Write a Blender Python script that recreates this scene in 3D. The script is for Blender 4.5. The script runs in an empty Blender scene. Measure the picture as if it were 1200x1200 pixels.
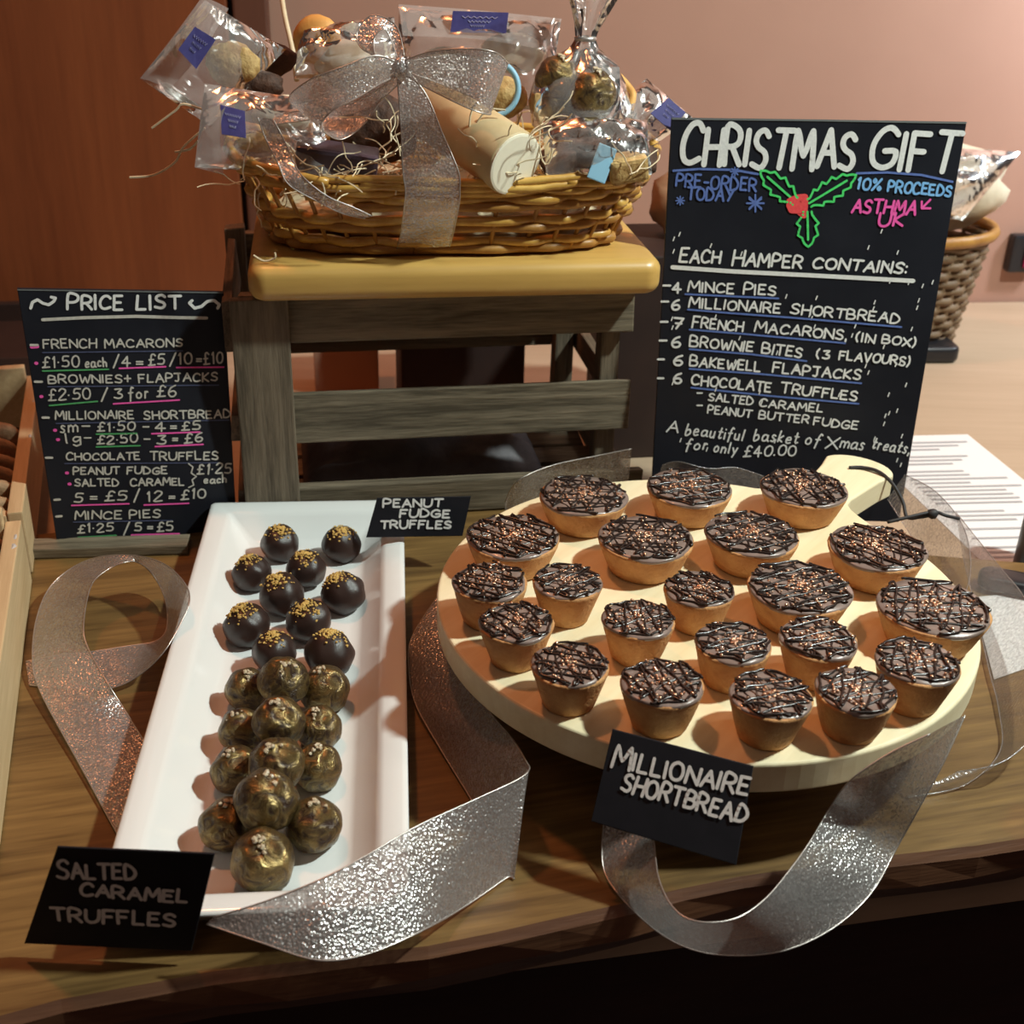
import bpy, bmesh, math, random
from mathutils import Vector, Matrix, noise as mnoise
SC = bpy.context.scene
COL = SC.collection
PI = math.pi
R = math.radians

# ------------------------------------------------------------------ camera
CAM_H = 0.48
FPX = 1450.0
PITCH, ROLL = R(27.3), R(1.6)
FW = Vector((0, math.cos(PITCH), -math.sin(PITCH)))
UP0 = Vector((0, math.sin(PITCH), math.cos(PITCH)))
RT = Vector((1, 0, 0)) * math.cos(ROLL) + UP0 * math.sin(ROLL)
UP = UP0 * math.cos(ROLL) - Vector((1, 0, 0)) * math.sin(ROLL)
CO = Vector((0, 0, CAM_H))
cd = bpy.data.cameras.new('camera')
cam = bpy.data.objects.new('camera', cd)
COL.objects.link(cam)
cam.matrix_world = Matrix(((RT.x, UP.x, -FW.x, CO.x), (RT.y, UP.y, -FW.y, CO.y), (RT.z, UP.z, -FW.z, CO.z), (0, 0, 0, 1)))
cd.sensor_width = 36.0
cd.lens = 36.0 * FPX / 1200.0
cd.clip_start = 0.02
cd.dof.use_dof = True
cd.dof.focus_distance = 0.80
cd.dof.aperture_fstop = 13.0
SC.camera = cam

# ------------------------------------------------------------------ light
SC.view_settings.view_transform = 'Standard'
SC.view_settings.look = 'None'
SC.view_settings.gamma = 1
SC.view_settings.use_curve_mapping = False
SC.view_settings.exposure = 0.0
w = bpy.data.worlds.new('room_dim_light')
SC.world = w
w.use_nodes = True
w.node_tree.nodes['Background'].inputs[0].default_value = (0.62, 0.42, 0.34, 1)
w.node_tree.nodes['Background'].inputs[1].default_value = 0.07

def area(name, loc, target, power, color, size):
    l = bpy.data.lights.new(name, 'AREA')
    l.shape = 'DISK'
    l.size = size
    l.energy = power
    l.color = color
    o = bpy.data.objects.new(name, l)
    COL.objects.link(o)
    o.location = loc
    d = Vector(target) - Vector(loc)
    o.rotation_euler = d.to_track_quat('-Z', 'Y').to_euler()
    return o

area('cool_counter_lamp', (0.86, 0.61, 1.22), (0.08, 0.70, 0.05), 24.0, (0.88, 1.0, 0.93), 0.08)
area('warm_ceiling_lamp', (-0.50, 1.22, 1.85), (0.0, 0.75, 0.0), 9.5, (1.0, 0.32, 0.12), 0.14)
area('soft_front_fill', (-0.2, -0.5, 1.7), (0.0, 0.9, 0.1), 1.5, (1.0, 0.66, 0.50), 0.7)  # unseen fill added to lift the surfaces facing the camera
area('far_wall_fill', (1.0, 1.0, 1.35), (0.6, 1.75, 0.1), 3.6, (1.0, 0.80, 0.68), 0.25)  # added off-frame light, sets the overall brightness of the back wall
area('wall_haze_fill', (0.98, 1.46, 0.52), (0.86, 1.71, 0.37), 5.0, (0.80, 0.90, 1.0), 0.12)  # added light standing in for lens haze on the upper right wall

# ------------------------------------------------------------------ measuring rays (give real positions on real planes)
def ray(x, y):
    return FW + RT * ((x - 600) / FPX) - UP * ((y - 600) / FPX)
def onz(x, y, z):
    d = ray(x, y)
    return CO + d * ((z - CAM_H) / d.z)
def ony(x, y, Y):
    d = ray(x, y)
    return CO + d * (Y / d.y)

# ------------------------------------------------------------------ materials
MATS = {}
def newmat(name):
    m = bpy.data.materials.new(name)
    m.use_nodes = True
    nt = m.node_tree
    for n in list(nt.nodes):
        if n.type != 'OUTPUT_MATERIAL':
            nt.nodes.remove(n)
    return m, nt, nt.nodes, nt.links, [n for n in nt.nodes if n.type == 'OUTPUT_MATERIAL'][0]

def N(nodes, kind, **kw):
    n = nodes.new(kind)
    for k, v in kw.items():
        if k in n.inputs:
            n.inputs[k].default_value = v
        else:
            setattr(n, k, v)
    return n

def ramp(nodes, stops):
    n = nodes.new('ShaderNodeValToRGB')
    e = n.color_ramp.elements
    while len(e) < len(stops):
        e.new(0.5)
    for i, (p, c) in enumerate(stops):
        e[i].position = p
        e[i].color = (c[0], c[1], c[2], 1) if not isinstance(c, (int, float)) else (c, c, c, 1)
    return n

def mat(name, c1, c2=None, rough=0.5, metal=0.0, scale=40.0, bump=0.0, stretch=(1, 1, 1), detail=4.0, lo=0.3, hi=0.7, coat=0.0, bscale=None, sss=0.0, spec=0.5):
    """noise between two colours with optional bump"""
    m, nt, nd, lk, out = newmat(name)
    b = N(nd, 'ShaderNodeBsdfPrincipled', Roughness=rough, Metallic=metal)
    b.inputs['Coat Weight'].default_value = coat
    b.inputs['Specular IOR Level'].default_value = spec
    if sss:
        b.inputs['Subsurface Weight'].default_value = sss
        b.inputs['Subsurface Scale'].default_value = 0.004
    tc = nd.new('ShaderNodeTexCoord')
    mp = nd.new('ShaderNodeMapping')
    mp.inputs['Scale'].default_value = stretch
    lk.new(tc.outputs['Object'], mp.inputs[0])
    nz = N(nd, 'ShaderNodeTexNoise', Scale=scale, Detail=detail, Roughness=0.6)
    lk.new(mp.outputs[0], nz.inputs['Vector'])
    if c2 is None:
        b.inputs['Base Color'].default_value = (*c1, 1)
    else:
        r = ramp(nd, [(lo, c1), (hi, c2)])
        lk.new(nz.outputs['Fac'], r.inputs[0])
        lk.new(r.outputs[0], b.inputs['Base Color'])
    if bump:
        src = nz
        if bscale:
            src = N(nd, 'ShaderNodeTexNoise', Scale=bscale, Detail=5.0)
            lk.new(mp.outputs[0], src.inputs['Vector'])
        bp = N(nd, 'ShaderNodeBump', Strength=bump, Distance=0.002)
        lk.new(src.outputs['Fac'], bp.inputs['Height'])
        lk.new(bp.outputs[0], b.inputs['Normal'])
    lk.new(b.outputs[0], out.inputs[0])
    MATS[name] = m
    return m

def wood(name, dark, light, axis='x', scale=30.0, rough=0.5, bump=0.3, contrast=(0.3, 0.72), fine=True, coat=0.0):
    m, nt, nd, lk, out = newmat(name)
    b = N(nd, 'ShaderNodeBsdfPrincipled', Roughness=rough)
    b.inputs['Coat Weight'].default_value = coat
    b.inputs['Coat Roughness'].default_value = 0.3
    tc = nd.new('ShaderNodeTexCoord')
    mp = nd.new('ShaderNodeMapping')
    s = {'x': (0.07, 1, 1), 'y': (1, 0.07, 1), 'z': (1, 1, 0.07)}[axis]
    mp.inputs['Scale'].default_value = s
    lk.new(tc.outputs['Object'], mp.inputs[0])
    n1 = N(nd, 'ShaderNodeTexNoise', Scale=scale, Detail=6.0, Roughness=0.62, Distortion=0.8)
    n2 = N(nd, 'ShaderNodeTexNoise', Scale=scale * 9, Detail=3.0, Roughness=0.6)
    lk.new(mp.outputs[0], n1.inputs['Vector'])
    lk.new(mp.outputs[0], n2.inputs['Vector'])
    mx = N(nd, 'ShaderNodeMath', operation='MULTIPLY_ADD')
    mx.inputs[1].default_value = 0.35 if fine else 0.1
    lk.new(n2.outputs['Fac'], mx.inputs[0])
    sub = N(nd, 'ShaderNodeMath', operation='MULTIPLY')
    sub.inputs[1].default_value = 0.68 if fine else 0.9
    lk.new(n1.outputs['Fac'], sub.inputs[0])
    lk.new(sub.outputs[0], mx.inputs[2])
    r = ramp(nd, [(contrast[0], dark), (contrast[1], light)])
    lk.new(mx.outputs[0], r.inputs[0])
    lk.new(r.outputs[0], b.inputs['Base Color'])
    bp = N(nd, 'ShaderNodeBump', Strength=bump, Distance=0.0012)
    lk.new(mx.outputs[0], bp.inputs['Height'])
    lk.new(bp.outputs[0], b.inputs['Normal'])
    lk.new(b.outputs[0], out.inputs[0])
    MATS[name] = m
    return m

def ribbon_mat(name, col=(0.80, 0.77, 0.76), alpha=0.74, glint=1.0):
    m, nt, nd, lk, out = newmat(name)
    tc = nd.new('ShaderNodeTexCoord')
    vo = N(nd, 'ShaderNodeTexVoronoi', Scale=620.0)
    lk.new(tc.outputs['Object'], vo.inputs['Vector'])
    nz = N(nd, 'ShaderNodeTexNoise', Scale=430.0, Detail=3.0)
    lk.new(tc.outputs['Object'], nz.inputs['Vector'])
    bp = N(nd, 'ShaderNodeBump', Strength=0.6 * glint, Distance=0.0013)
    ad = N(nd, 'ShaderNodeMath', operation='ADD')
    lk.new(vo.outputs['Distance'], ad.inputs[0])
    lk.new(nz.outputs['Fac'], ad.inputs[1])
    lk.new(ad.outputs[0], bp.inputs['Height'])
    met = N(nd, 'ShaderNodeBsdfPrincipled', Roughness=0.24, Metallic=0.9)
    met.inputs['Base Color'].default_value = (*col, 1)
    lk.new(bp.outputs[0], met.inputs['Normal'])
    tl = N(nd, 'ShaderNodeBsdfTranslucent', Color=(0.55, 0.5, 0.48, 1))
    df = N(nd, 'ShaderNodeBsdfDiffuse', Color=(0.5, 0.47, 0.46, 1))
    m0 = N(nd, 'ShaderNodeMixShader', Fac=0.5)
    lk.new(tl.outputs[0], m0.inputs[1]); lk.new(df.outputs[0], m0.inputs[2])
    m1 = N(nd, 'ShaderNodeMixShader', Fac=0.62)
    lk.new(m0.outputs[0], m1.inputs[1]); lk.new(met.outputs[0], m1.inputs[2])
    tr = N(nd, 'ShaderNodeBsdfTransparent', Color=(0.95, 0.94, 0.93, 1))
    r = ramp(nd, [(0.25, alpha - 0.15), (0.75, min(1, alpha + 0.2))])
    lk.new(nz.outputs['Fac'], r.inputs[0])
    m2 = nd.new('ShaderNodeMixShader')
    lk.new(r.outputs[0], m2.inputs[0])
    lk.new(tr.outputs[0], m2.inputs[1]); lk.new(m1.outputs[0], m2.inputs[2])
    lk.new(m2.outputs[0], out.inputs[0])
    MATS[name] = m
    return m

def film_mat(name, tint=(0.97, 0.95, 0.94), haze=0.16):
    m, nt, nd, lk, out = newmat(name)
    tc = nd.new('ShaderNodeTexCoord')
    nz = N(nd, 'ShaderNodeTexNoise', Scale=30.0, Detail=2.0, Distortion=1.2)
    lk.new(tc.outputs['Object'], nz.inputs['Vector'])
    bp = N(nd, 'ShaderNodeBump', Strength=0.55, Distance=0.012)
    lk.new(nz.outputs['Fac'], bp.inputs['Height'])
    gl = N(nd, 'ShaderNodeBsdfGlossy', Roughness=0.2, Color=(1, 1, 1, 1))
    lk.new(bp.outputs[0], gl.inputs['Normal'])
    fr = N(nd, 'ShaderNodeFresnel', IOR=1.5)
    lk.new(bp.outputs[0], fr.inputs['Normal'])
    tr = N(nd, 'ShaderNodeBsdfTransparent', Color=(*tint, 1))
    df = N(nd, 'ShaderNodeBsdfDiffuse', Color=(0.75, 0.7, 0.68, 1))
    m0 = N(nd, 'ShaderNodeMixShader', Fac=haze)
    lk.new(tr.outputs[0], m0.inputs[1]); lk.new(df.outputs[0], m0.inputs[2])
    m1 = nd.new('ShaderNodeMixShader')
    lk.new(fr.outputs[0], m1.inputs[0])
    lk.new(m0.outputs[0], m1.inputs[1]); lk.new(gl.outputs[0], m1.inputs[2])
    lk.new(m1.outputs[0], out.inputs[0])
    MATS[name] = m
    return m

M_wall = mat('plaster_wall', (0.40, 0.215, 0.155), (0.43, 0.235, 0.17), rough=0.75, scale=6, bump=0.05, bscale=300)
M_counter = wood('pale_counter_laminate', (0.42, 0.30, 0.20), (0.52, 0.385, 0.27), 'x', 16, 0.5, 0.05)
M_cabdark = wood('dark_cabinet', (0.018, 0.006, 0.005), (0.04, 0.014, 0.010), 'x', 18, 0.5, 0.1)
M_panel = wood('red_brown_panel', (0.16, 0.040, 0.013), (0.27, 0.075, 0.024), 'z', 14, 0.45, 0.1)
M_paneldk = wood('brown_frame', (0.10, 0.035, 0.02), (0.15, 0.055, 0.03), 'z', 18, 0.5, 0.1)
M_slab = wood('acacia_slab', (0.055, 0.026, 0.008), (0.27, 0.155, 0.050), 'x', 24, 0.42, 0.35, (0.33, 0.68))
M_slabedge = wood('slab_live_edge', (0.06, 0.020, 0.010), (0.20, 0.085, 0.038), 'x', 24, 0.55, 0.8)
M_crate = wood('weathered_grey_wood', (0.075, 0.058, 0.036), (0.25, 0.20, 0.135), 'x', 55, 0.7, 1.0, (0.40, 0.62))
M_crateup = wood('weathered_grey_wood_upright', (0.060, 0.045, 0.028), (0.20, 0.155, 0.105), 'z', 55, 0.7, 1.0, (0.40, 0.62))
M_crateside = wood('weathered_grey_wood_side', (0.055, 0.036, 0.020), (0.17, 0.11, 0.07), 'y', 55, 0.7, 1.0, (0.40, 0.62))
M_oak = wood('golden_board', (0.46, 0.25, 0.06), (0.72, 0.45, 0.13), 'x', 14, 0.38, 0.15, coat=0.2)
M_pineboard = wood('pale_serving_board', (0.74, 0.60, 0.36), (0.90, 0.80, 0.56), 'x', 13, 0.45, 0.08, (0.35, 0.65))
M_pine = wood('rough_pine', (0.46, 0.30, 0.15), (0.74, 0.55, 0.32), 'y', 24, 0.6, 0.5)
M_slate = mat('chalkboard_black', (0.010, 0.011, 0.016), (0.018, 0.019, 0.026), rough=0.42, scale=12, bump=0.02, bscale=600, spec=0.22)
M_slateedge = mat('chalkboard_edge', (0.16, 0.17, 0.17), rough=0.5)
M_card = mat('label_card_black', (0.007, 0.008, 0.012), (0.012, 0.012, 0.017), rough=0.6, scale=60, spec=0.3)
M_ink_w = mat('chalk_white', (0.86, 0.85, 0.82), (0.72, 0.71, 0.70), rough=0.8, scale=500)
M_ink_dw = mat('chalk_greyish', (0.50, 0.47, 0.42), (0.66, 0.62, 0.55), rough=0.8, scale=500)
M_ink_b = mat('chalk_blue', (0.09, 0.14, 0.40), (0.12, 0.20, 0.52), rough=0.8, scale=500)
M_ink_lb = mat('chalk_light_blue', (0.16, 0.40, 0.78), (0.26, 0.55, 0.88), rough=0.8, scale=500)
M_ink_g = mat('chalk_green', (0.05, 0.62, 0.12), (0.09, 0.78, 0.20), rough=0.8, scale=500)
M_ink_dg = mat('chalk_dark_green', (0.06, 0.30, 0.10), (0.10, 0.40, 0.14), rough=0.8, scale=500)
M_ink_r = mat('chalk_red', (0.80, 0.05, 0.06), (0.9, 0.09, 0.09), rough=0.8, scale=500)
M_ink_p = mat('chalk_pink', (0.85, 0.08, 0.38), (0.95, 0.13, 0.48), rough=0.8, scale=500)
M_ink_n = mat('chalk_slate_blue', (0.05, 0.06, 0.12), (0.08, 0.09, 0.17), rough=0.8, scale=500)
M_china = mat('white_glazed_china', (0.80, 0.81, 0.80), rough=0.13, coat=0.4)
M_choc = mat('dark_chocolate', (0.022, 0.011, 0.009), (0.036, 0.019, 0.015), rough=0.34, scale=90, bump=0.12, bscale=150, spec=0.5)
M_crumb = mat('golden_crumb', (0.46, 0.28, 0.06), (0.68, 0.48, 0.16), rough=0.8, scale=300)
M_salt = mat('salt_flake', (0.40, 0.31, 0.17), (0.62, 0.54, 0.42), rough=0.4, scale=300)
def gold_mat():
    m, nt, nd, lk, out = newmat('gold_lustre_chocolate')
    tc = nd.new('ShaderNodeTexCoord')
    oi = nd.new('ShaderNodeObjectInfo')
    vs = N(nd, 'ShaderNodeVectorMath', operation='SCALE')
    vs.inputs['Scale'].default_value = 90.0
    lk.new(oi.outputs['Location'], vs.inputs[0])
    va = N(nd, 'ShaderNodeVectorMath', operation='ADD')
    lk.new(tc.outputs['Object'], va.inputs[0]); lk.new(vs.outputs[0], va.inputs[1])
    nz = N(nd, 'ShaderNodeTexNoise', Scale=1.7, Detail=6.0, Roughness=0.62, Distortion=1.2)
    lk.new(va.outputs[0], nz.inputs['Vector'])
    r = ramp(nd, [(0.38, (0.035, 0.017, 0.010)), (0.60, (0.26, 0.185, 0.075))])
    r2 = ramp(nd, [(0.36, 0.25), (0.58, 0.88)])
    lk.new(nz.outputs['Fac'], r.inputs[0]); lk.new(nz.outputs['Fac'], r2.inputs[0])
    b = N(nd, 'ShaderNodeBsdfPrincipled', Roughness=0.30)
    lk.new(r.outputs[0], b.inputs['Base Color']); lk.new(r2.outputs[0], b.inputs['Metallic'])
    bp = N(nd, 'ShaderNodeBump', Strength=0.3, Distance=0.08)
    lk.new(nz.outputs['Fac'], bp.inputs['Height']); lk.new(bp.outputs[0], b.inputs['Normal'])
    lk.new(b.outputs[0], out.inputs[0])
    return m
M_gold = gold_mat()
M_pastry = mat('baked_pastry', (0.43, 0.19, 0.065), (0.60, 0.32, 0.125), rough=0.75, scale=80, bump=0.5, bscale=420)
M_toff = mat('milk_chocolate_top', (0.19, 0.135, 0.115), (0.26, 0.19, 0.165), rough=0.30, scale=110, bump=0.15, coat=0.25)
M_driz = mat('dark_chocolate_drizzle', (0.020, 0.011, 0.009), rough=0.24, spec=0.6)
M_pearl = mat('copper_crisp_pearl', (0.85, 0.55, 0.38), (0.50, 0.28, 0.18), rough=0.22, metal=0.8, scale=420)
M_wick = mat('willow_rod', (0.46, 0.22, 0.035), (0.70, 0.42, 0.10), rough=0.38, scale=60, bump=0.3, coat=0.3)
M_wickdk = mat('dark_willow_rod', (0.30, 0.13, 0.025), (0.46, 0.23, 0.05), rough=0.45, scale=60, bump=0.3)  # darker willow tone for stakes, base, some rods and the far rim
M_straw = mat('shredded_straw', (0.62, 0.50, 0.32), (0.75, 0.64, 0.44), rough=0.6, scale=80)
M_rib = ribbon_mat('silver_glitter_ribbon')
M_ribw = ribbon_mat('white_sheer_ribbon', (0.72, 0.72, 0.74), 0.42, 0.5)
M_film = film_mat('clear_cellophane')
M_filmh = film_mat('hazy_cellophane', (0.9, 0.86, 0.84), 0.30)
M_lab = mat('indigo_label', (0.045, 0.040, 0.17), (0.065, 0.058, 0.22), rough=0.5, scale=200)
M_labink = mat('label_print', (0.35, 0.35, 0.55), rough=0.6)
M_tube = mat('cream_card_tube', (0.50, 0.37, 0.19), (0.58, 0.44, 0.25), rough=0.5, scale=60)
M_tubeend = mat('cream_tube_end', (0.88, 0.82, 0.66), rough=0.6)
M_brownie = mat('brownie_crumb', (0.030, 0.012, 0.007), (0.10, 0.042, 0.022), rough=0.7, scale=130, bump=1.0)
M_flap = mat('oat_flapjack', (0.36, 0.20, 0.06), (0.62, 0.42, 0.17), rough=0.7, scale=150, bump=1.0)
M_mer = mat('cream_meringue', (0.60, 0.50, 0.36), (0.74, 0.64, 0.48), rough=0.6, scale=60, bump=0.3)
M_orange = mat('orange_biscuit', (0.62, 0.27, 0.06), (0.74, 0.38, 0.10), rough=0.6, scale=60, bump=0.4)
M_blue = mat('pale_blue_card', (0.25, 0.47, 0.62), rough=0.5)
M_purple = mat('dark_plum_wrapper', (0.035, 0.022, 0.035), (0.07, 0.05, 0.07), rough=0.35, scale=40, bump=0.4)
M_grey = mat('grey_cloth', (0.08, 0.075, 0.08), (0.14, 0.13, 0.14), rough=0.8, scale=50, bump=0.4)
M_paper = mat('white_paper', (0.80, 0.78, 0.78), rough=0.6)
M_print = mat('grey_print', (0.42, 0.40, 0.42), rough=0.7)
M_black = mat('black_plastic', (0.012, 0.012, 0.015), rough=0.35)
M_cord = mat('black_cord', (0.02, 0.018, 0.02), rough=0.6)
M_pinkred = mat('magenta_plastic', (0.30, 0.01, 0.07), rough=0.4)
M_bisc = mat('brown_biscuit', (0.20, 0.105, 0.05), (0.42, 0.26, 0.14), rough=0.7, scale=120, bump=0.8)
M_foil = mat('plastic_wrap_edge', (0.8, 0.8, 0.78), rough=0.15, metal=0.3)
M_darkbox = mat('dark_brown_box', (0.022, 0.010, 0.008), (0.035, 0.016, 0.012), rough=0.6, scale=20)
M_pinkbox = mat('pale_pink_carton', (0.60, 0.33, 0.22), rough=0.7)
M_hamper2 = wood('brown_wicker', (0.10, 0.06, 0.03), (0.24, 0.15, 0.08), 'x', 60, 0.6, 1.0)
M_tanbag = mat('tan_paper_bag', (0.34, 0.20, 0.11), (0.46, 0.28, 0.17), rough=0.7, scale=20, bump=0.5)

# ------------------------------------------------------------------ helpers
def tag(o, label=None, cat=None, group=None, kind=None):
    if label: o['label'] = label
    if cat: o['category'] = cat
    if group: o['group'] = group
    if kind: o['kind'] = kind
    return o

def empty(name, loc, label, cat, group=None, rz=0.0):
    o = bpy.data.objects.new(name, None)
    o.empty_display_size = 0.02
    COL.objects.link(o)
    o.location = loc
    o.rotation_euler = (0, 0, rz)
    return tag(o, label, cat, group)

def link(name, bm, m, parent=None, loc=None, rz=0.0, smooth=False, rot=None):
    me = bpy.data.meshes.new(name)
    bm.normal_update()
    bm.to_mesh(me)
    bm.free()
    if smooth:
        for p in me.polygons:
            p.use_smooth = True
    for mm in (m if isinstance(m, (list, tuple)) else [m]):
        me.materials.append(mm)
    o = bpy.data.objects.new(name, me)
    COL.objects.link(o)
    if parent is not None:
        o.parent = parent
    if loc is not None:
        o.location = loc
    if rot is not None:
        o.rotation_euler = rot
    elif rz:
        o.rotation_euler = (0, 0, rz)
    return o

def box(bm, lo, hi, bev=0.0, M=None, jit=0.0, rnd=None):
    x0, y0, z0 = lo; x1, y1, z1 = hi
    vs = [bm.verts.new((x, y, z)) for x in (x0, x1) for y in (y0, y1) for z in (z0, z1)]
    fs = [(0, 1, 3, 2), (4, 6, 7, 5), (0, 4, 5, 1), (2, 3, 7, 6), (0, 2, 6, 4), (1, 5, 7, 3)]
    faces = [bm.faces.new([vs[i] for i in f]) for f in fs]
    if jit:
        for v in vs:
            v.co += Vector((rnd.uniform(-jit, jit), rnd.uniform(-jit, jit), rnd.uniform(-jit, jit)))
    allv = vs
    if bev:
        es = list({e for f in faces for e in f.edges})
        r = bmesh.ops.bevel(bm, geom=es, offset=bev, segments=2, affect='EDGES', profile=0.6)
        allv = list({v for f in r['faces'] for v in f.verts} | {v for v in vs if v.is_valid})
    if M is not None:
        for v in set(allv):
            if v.is_valid:
                v.co = M @ v.co
    return faces

def tube(bm, pts, r, seg=8, closed=False, cap=True):
    """tube along points; r a number or a list"""
    n = len(pts)
    rs = r if isinstance(r, (list, tuple)) else [r] * n
    rings = []
    prev = None
    for i, p in enumerate(pts):
        p = Vector(p)
        a = Vector(pts[(i - 1) % n if closed else max(i - 1, 0)])
        b = Vector(pts[(i + 1) % n if closed else min(i + 1, n - 1)])
        t = (b - a)
        if t.length < 1e-9: t = Vector((0, 0, 1))
        t.normalize()
        if prev is None:
            h = Vector((0, 0, 1)) if abs(t.z) < 0.9 else Vector((1, 0, 0))
            u = t.cross(h).normalized()
        else:
            u = (prev - t * prev.dot(t))
            if u.length < 1e-6:
                u = t.orthogonal()
            u.normalize()
        prev = u
        v = t.cross(u)
        rings.append([bm.verts.new(p + (u * math.cos(2 * PI * k / seg) + v * math.sin(2 * PI * k / seg)) * rs[i]) for k in range(seg)])
    m = n if closed else n - 1
    for i in range(m):
        A, B = rings[i], rings[(i + 1) % n]
        for k in range(seg):
            bm.faces.new((A[k], A[(k + 1) % seg], B[(k + 1) % seg], B[k]))
    if cap and not closed:
        bm.faces.new(rings[0][::-1]); bm.faces.new(rings[-1])

def lathe(bm, prof, seg=40, wob=None, cap=True):
    rings = []
    for (r, z) in prof:
        ring = []
        for k in range(seg):
            a = 2 * PI * k / seg
            rr, zz = r, z
            if wob:
                dr, dz = wob(a, r, z)
                rr += dr; zz += dz
            ring.append(bm.verts.new((rr * math.cos(a), rr * math.sin(a), zz)))
        rings.append(ring)
    for A, B in zip(rings, rings[1:]):
        for k in range(seg):
            bm.faces.new((A[k], A[(k + 1) % seg], B[(k + 1) % seg], B[k]))
    if cap:
        bm.faces.new(rings[0][::-1]); bm.faces.new(rings[-1])

def catmull(P, n=6):
    P = [Vector(p) for p in P]
    out = []
    for i in range(len(P) - 1):
        p0 = P[max(i - 1, 0)]; p1 = P[i]; p2 = P[i + 1]; p3 = P[min(i + 2, len(P) - 1)]
        for k in range(n):
            t = k / n
            out.append(0.5 * ((2 * p1) + (p2 - p0) * t + (2 * p0 - 5 * p1 + 4 * p2 - p3) * t * t + (3 * p1 - p0 - 3 * p2 + p3) * t ** 3))
    out.append(P[-1])
    return out

def strip(bm, secs, n=8, across=6, wave=0.0, seed=0):
    """ribbon surface between two edge lines given as 3D point pairs"""
    A = catmull([s[0] for s in secs], n); B = catmull([s[1] for s in secs], n)
    rows = []
    for i, (a, b) in enumerate(zip(A, B)):
        row = []
        for k in range(across + 1):
            t = k / across
            p = a.lerp(b, t)
            if wave:
                q = mnoise.noise(Vector((i * 0.17 + seed, t * 1.3, seed * 2.1)))
                p = p + Vector((0, -0.3, 1)) * (wave * q * math.sin(PI * t))
            row.append(bm.verts.new(p))
        rows.append(row)
    for r0, r1 in zip(rows, rows[1:]):
        for k in range(across):
            bm.faces.new((r0[k], r0[k + 1], r1[k + 1], r1[k]))
    return A, B

def hemmed_ribbon(name, secs, label, m=M_rib, wave=0.0015, seed=0, group=None, parent=None, n=8):
    """a top-level ribbon: body with two woven edge threads as its part"""
    bm = bmesh.new()
    A, B = strip(bm, secs, n, 6, wave, seed)
    o = link(name, bm, m, parent, smooth=True)
    if parent is None:
        tag(o, label, 'ribbon', group)
    bm = bmesh.new()
    tube(bm, A, 0.00045, 5); tube(bm, B, 0.00045, 5)
    e = link('edge_thread', bm, M_ribw if m is M_ribw else M_thread, o, smooth=True)
    return o
M_thread = mat('silver_edge_thread', (0.55, 0.50, 0.47), rough=0.35, metal=0.8)

def blob(bm, c, r, sub=3, amp=0.05, fr=2.0, seed=0.0, sc=(1, 1, 1)):
    res = bmesh.ops.create_icosphere(bm, subdivisions=sub, radius=1.0)
    for v in res['verts']:
        d = v.co.normalized()
        k = 1 + amp * mnoise.noise(d * fr + Vector((seed, seed * 1.7, -seed)))
        v.co = Vector(c) + Vector((d.x * sc[0], d.y * sc[1], d.z * sc[2])) * (r * k)

def copy_tree(o, parent=None):
    c = o.copy()
    COL.objects.link(c)
    if parent is not None:
        c.parent = parent
    for ch in list(o.children):
        copy_tree(ch, c)
    return c

def P_from(d_back, origin, rz):
    return Matrix.Translation(origin) @ Matrix.Rotation(rz, 4, 'Z')

# ------------------------------------------------------------------ setting
YAW = R(8)
def setting(name, bm, m, loc=(0, 0, 0), rz=0.0):
    return tag(link(name, bm, m, None, loc, rz), kind='structure')
bm = bmesh.new(); box(bm, (-1.6, 0, -0.95), (1.8, 0.08, 1.5))
setting('wall_back', bm, M_wall, (0.60, 1.675, 0), YAW)
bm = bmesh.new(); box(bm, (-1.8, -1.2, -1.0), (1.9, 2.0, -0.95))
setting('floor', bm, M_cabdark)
# counter: pale top set back under the slab, dark cabinet below, both reaching back to the wall
counter = empty('counter', (0.0, 0.495, -0.95), 'pale wood topped counter with dark brown front under the display', 'counter')
def counter_box(name, m, inset, z0, z1):
    ta, tb = math.tan(R(12)), math.tan(YAW)
    P = []
    for x in (-1.0, 1.35):
        P.append((x, x * ta + inset))
    for x in (1.35, -1.0):
        P.append((x, 1.675 + (x - 0.60) * tb - 0.495 - 0.004))
    bm = bmesh.new()
    plate_prism(bm, P, z0 + 0.95, z1 + 0.95, 0.001, 1)
    link(name, bm, m, counter)
# left cupboard panel with its frame, standing on the counter before the wall
cup = empty('cupboard', (-0.62, 1.46, -0.036), 'tall reddish brown wooden cupboard behind the price list', 'cupboard', rz=YAW)
bm = bmesh.new(); box(bm, (-0.60, 0, 0), (0.285, 0.040, 1.3), 0.003)
link('side_panel', bm, M_panel, cup)
bm = bmesh.new(); box(bm, (0.291, -0.004, 0), (0.330, 0.040, 1.3), 0.003)
link('door_stile', bm, M_paneldk, cup)
bm = bmesh.new(); box(bm, (0.285, 0.02, 0), (0.291, 0.04, 1.3))
link('shadow_gap_filler', bm, M_black, cup)
bm = bmesh.new(); box(bm, (-0.60, -0.012, 0), (0.20, 0, 0.035), 0.002)
link('plinth', bm, M_darkbox, cup)
bm = bmesh.new(); box(bm, (-0.45, 0, 0), (0.12, 0.13, 0.022), 0.002)
tag(link('dark_counter_block', bm, M_darkbox, None, (-0.62, 1.29, -0.0358), YAW), 'dark brown flat block added to darken the counter below the cupboard', 'tray')  # invented flat block, its dark colour covers the pale counter strip here

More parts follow.
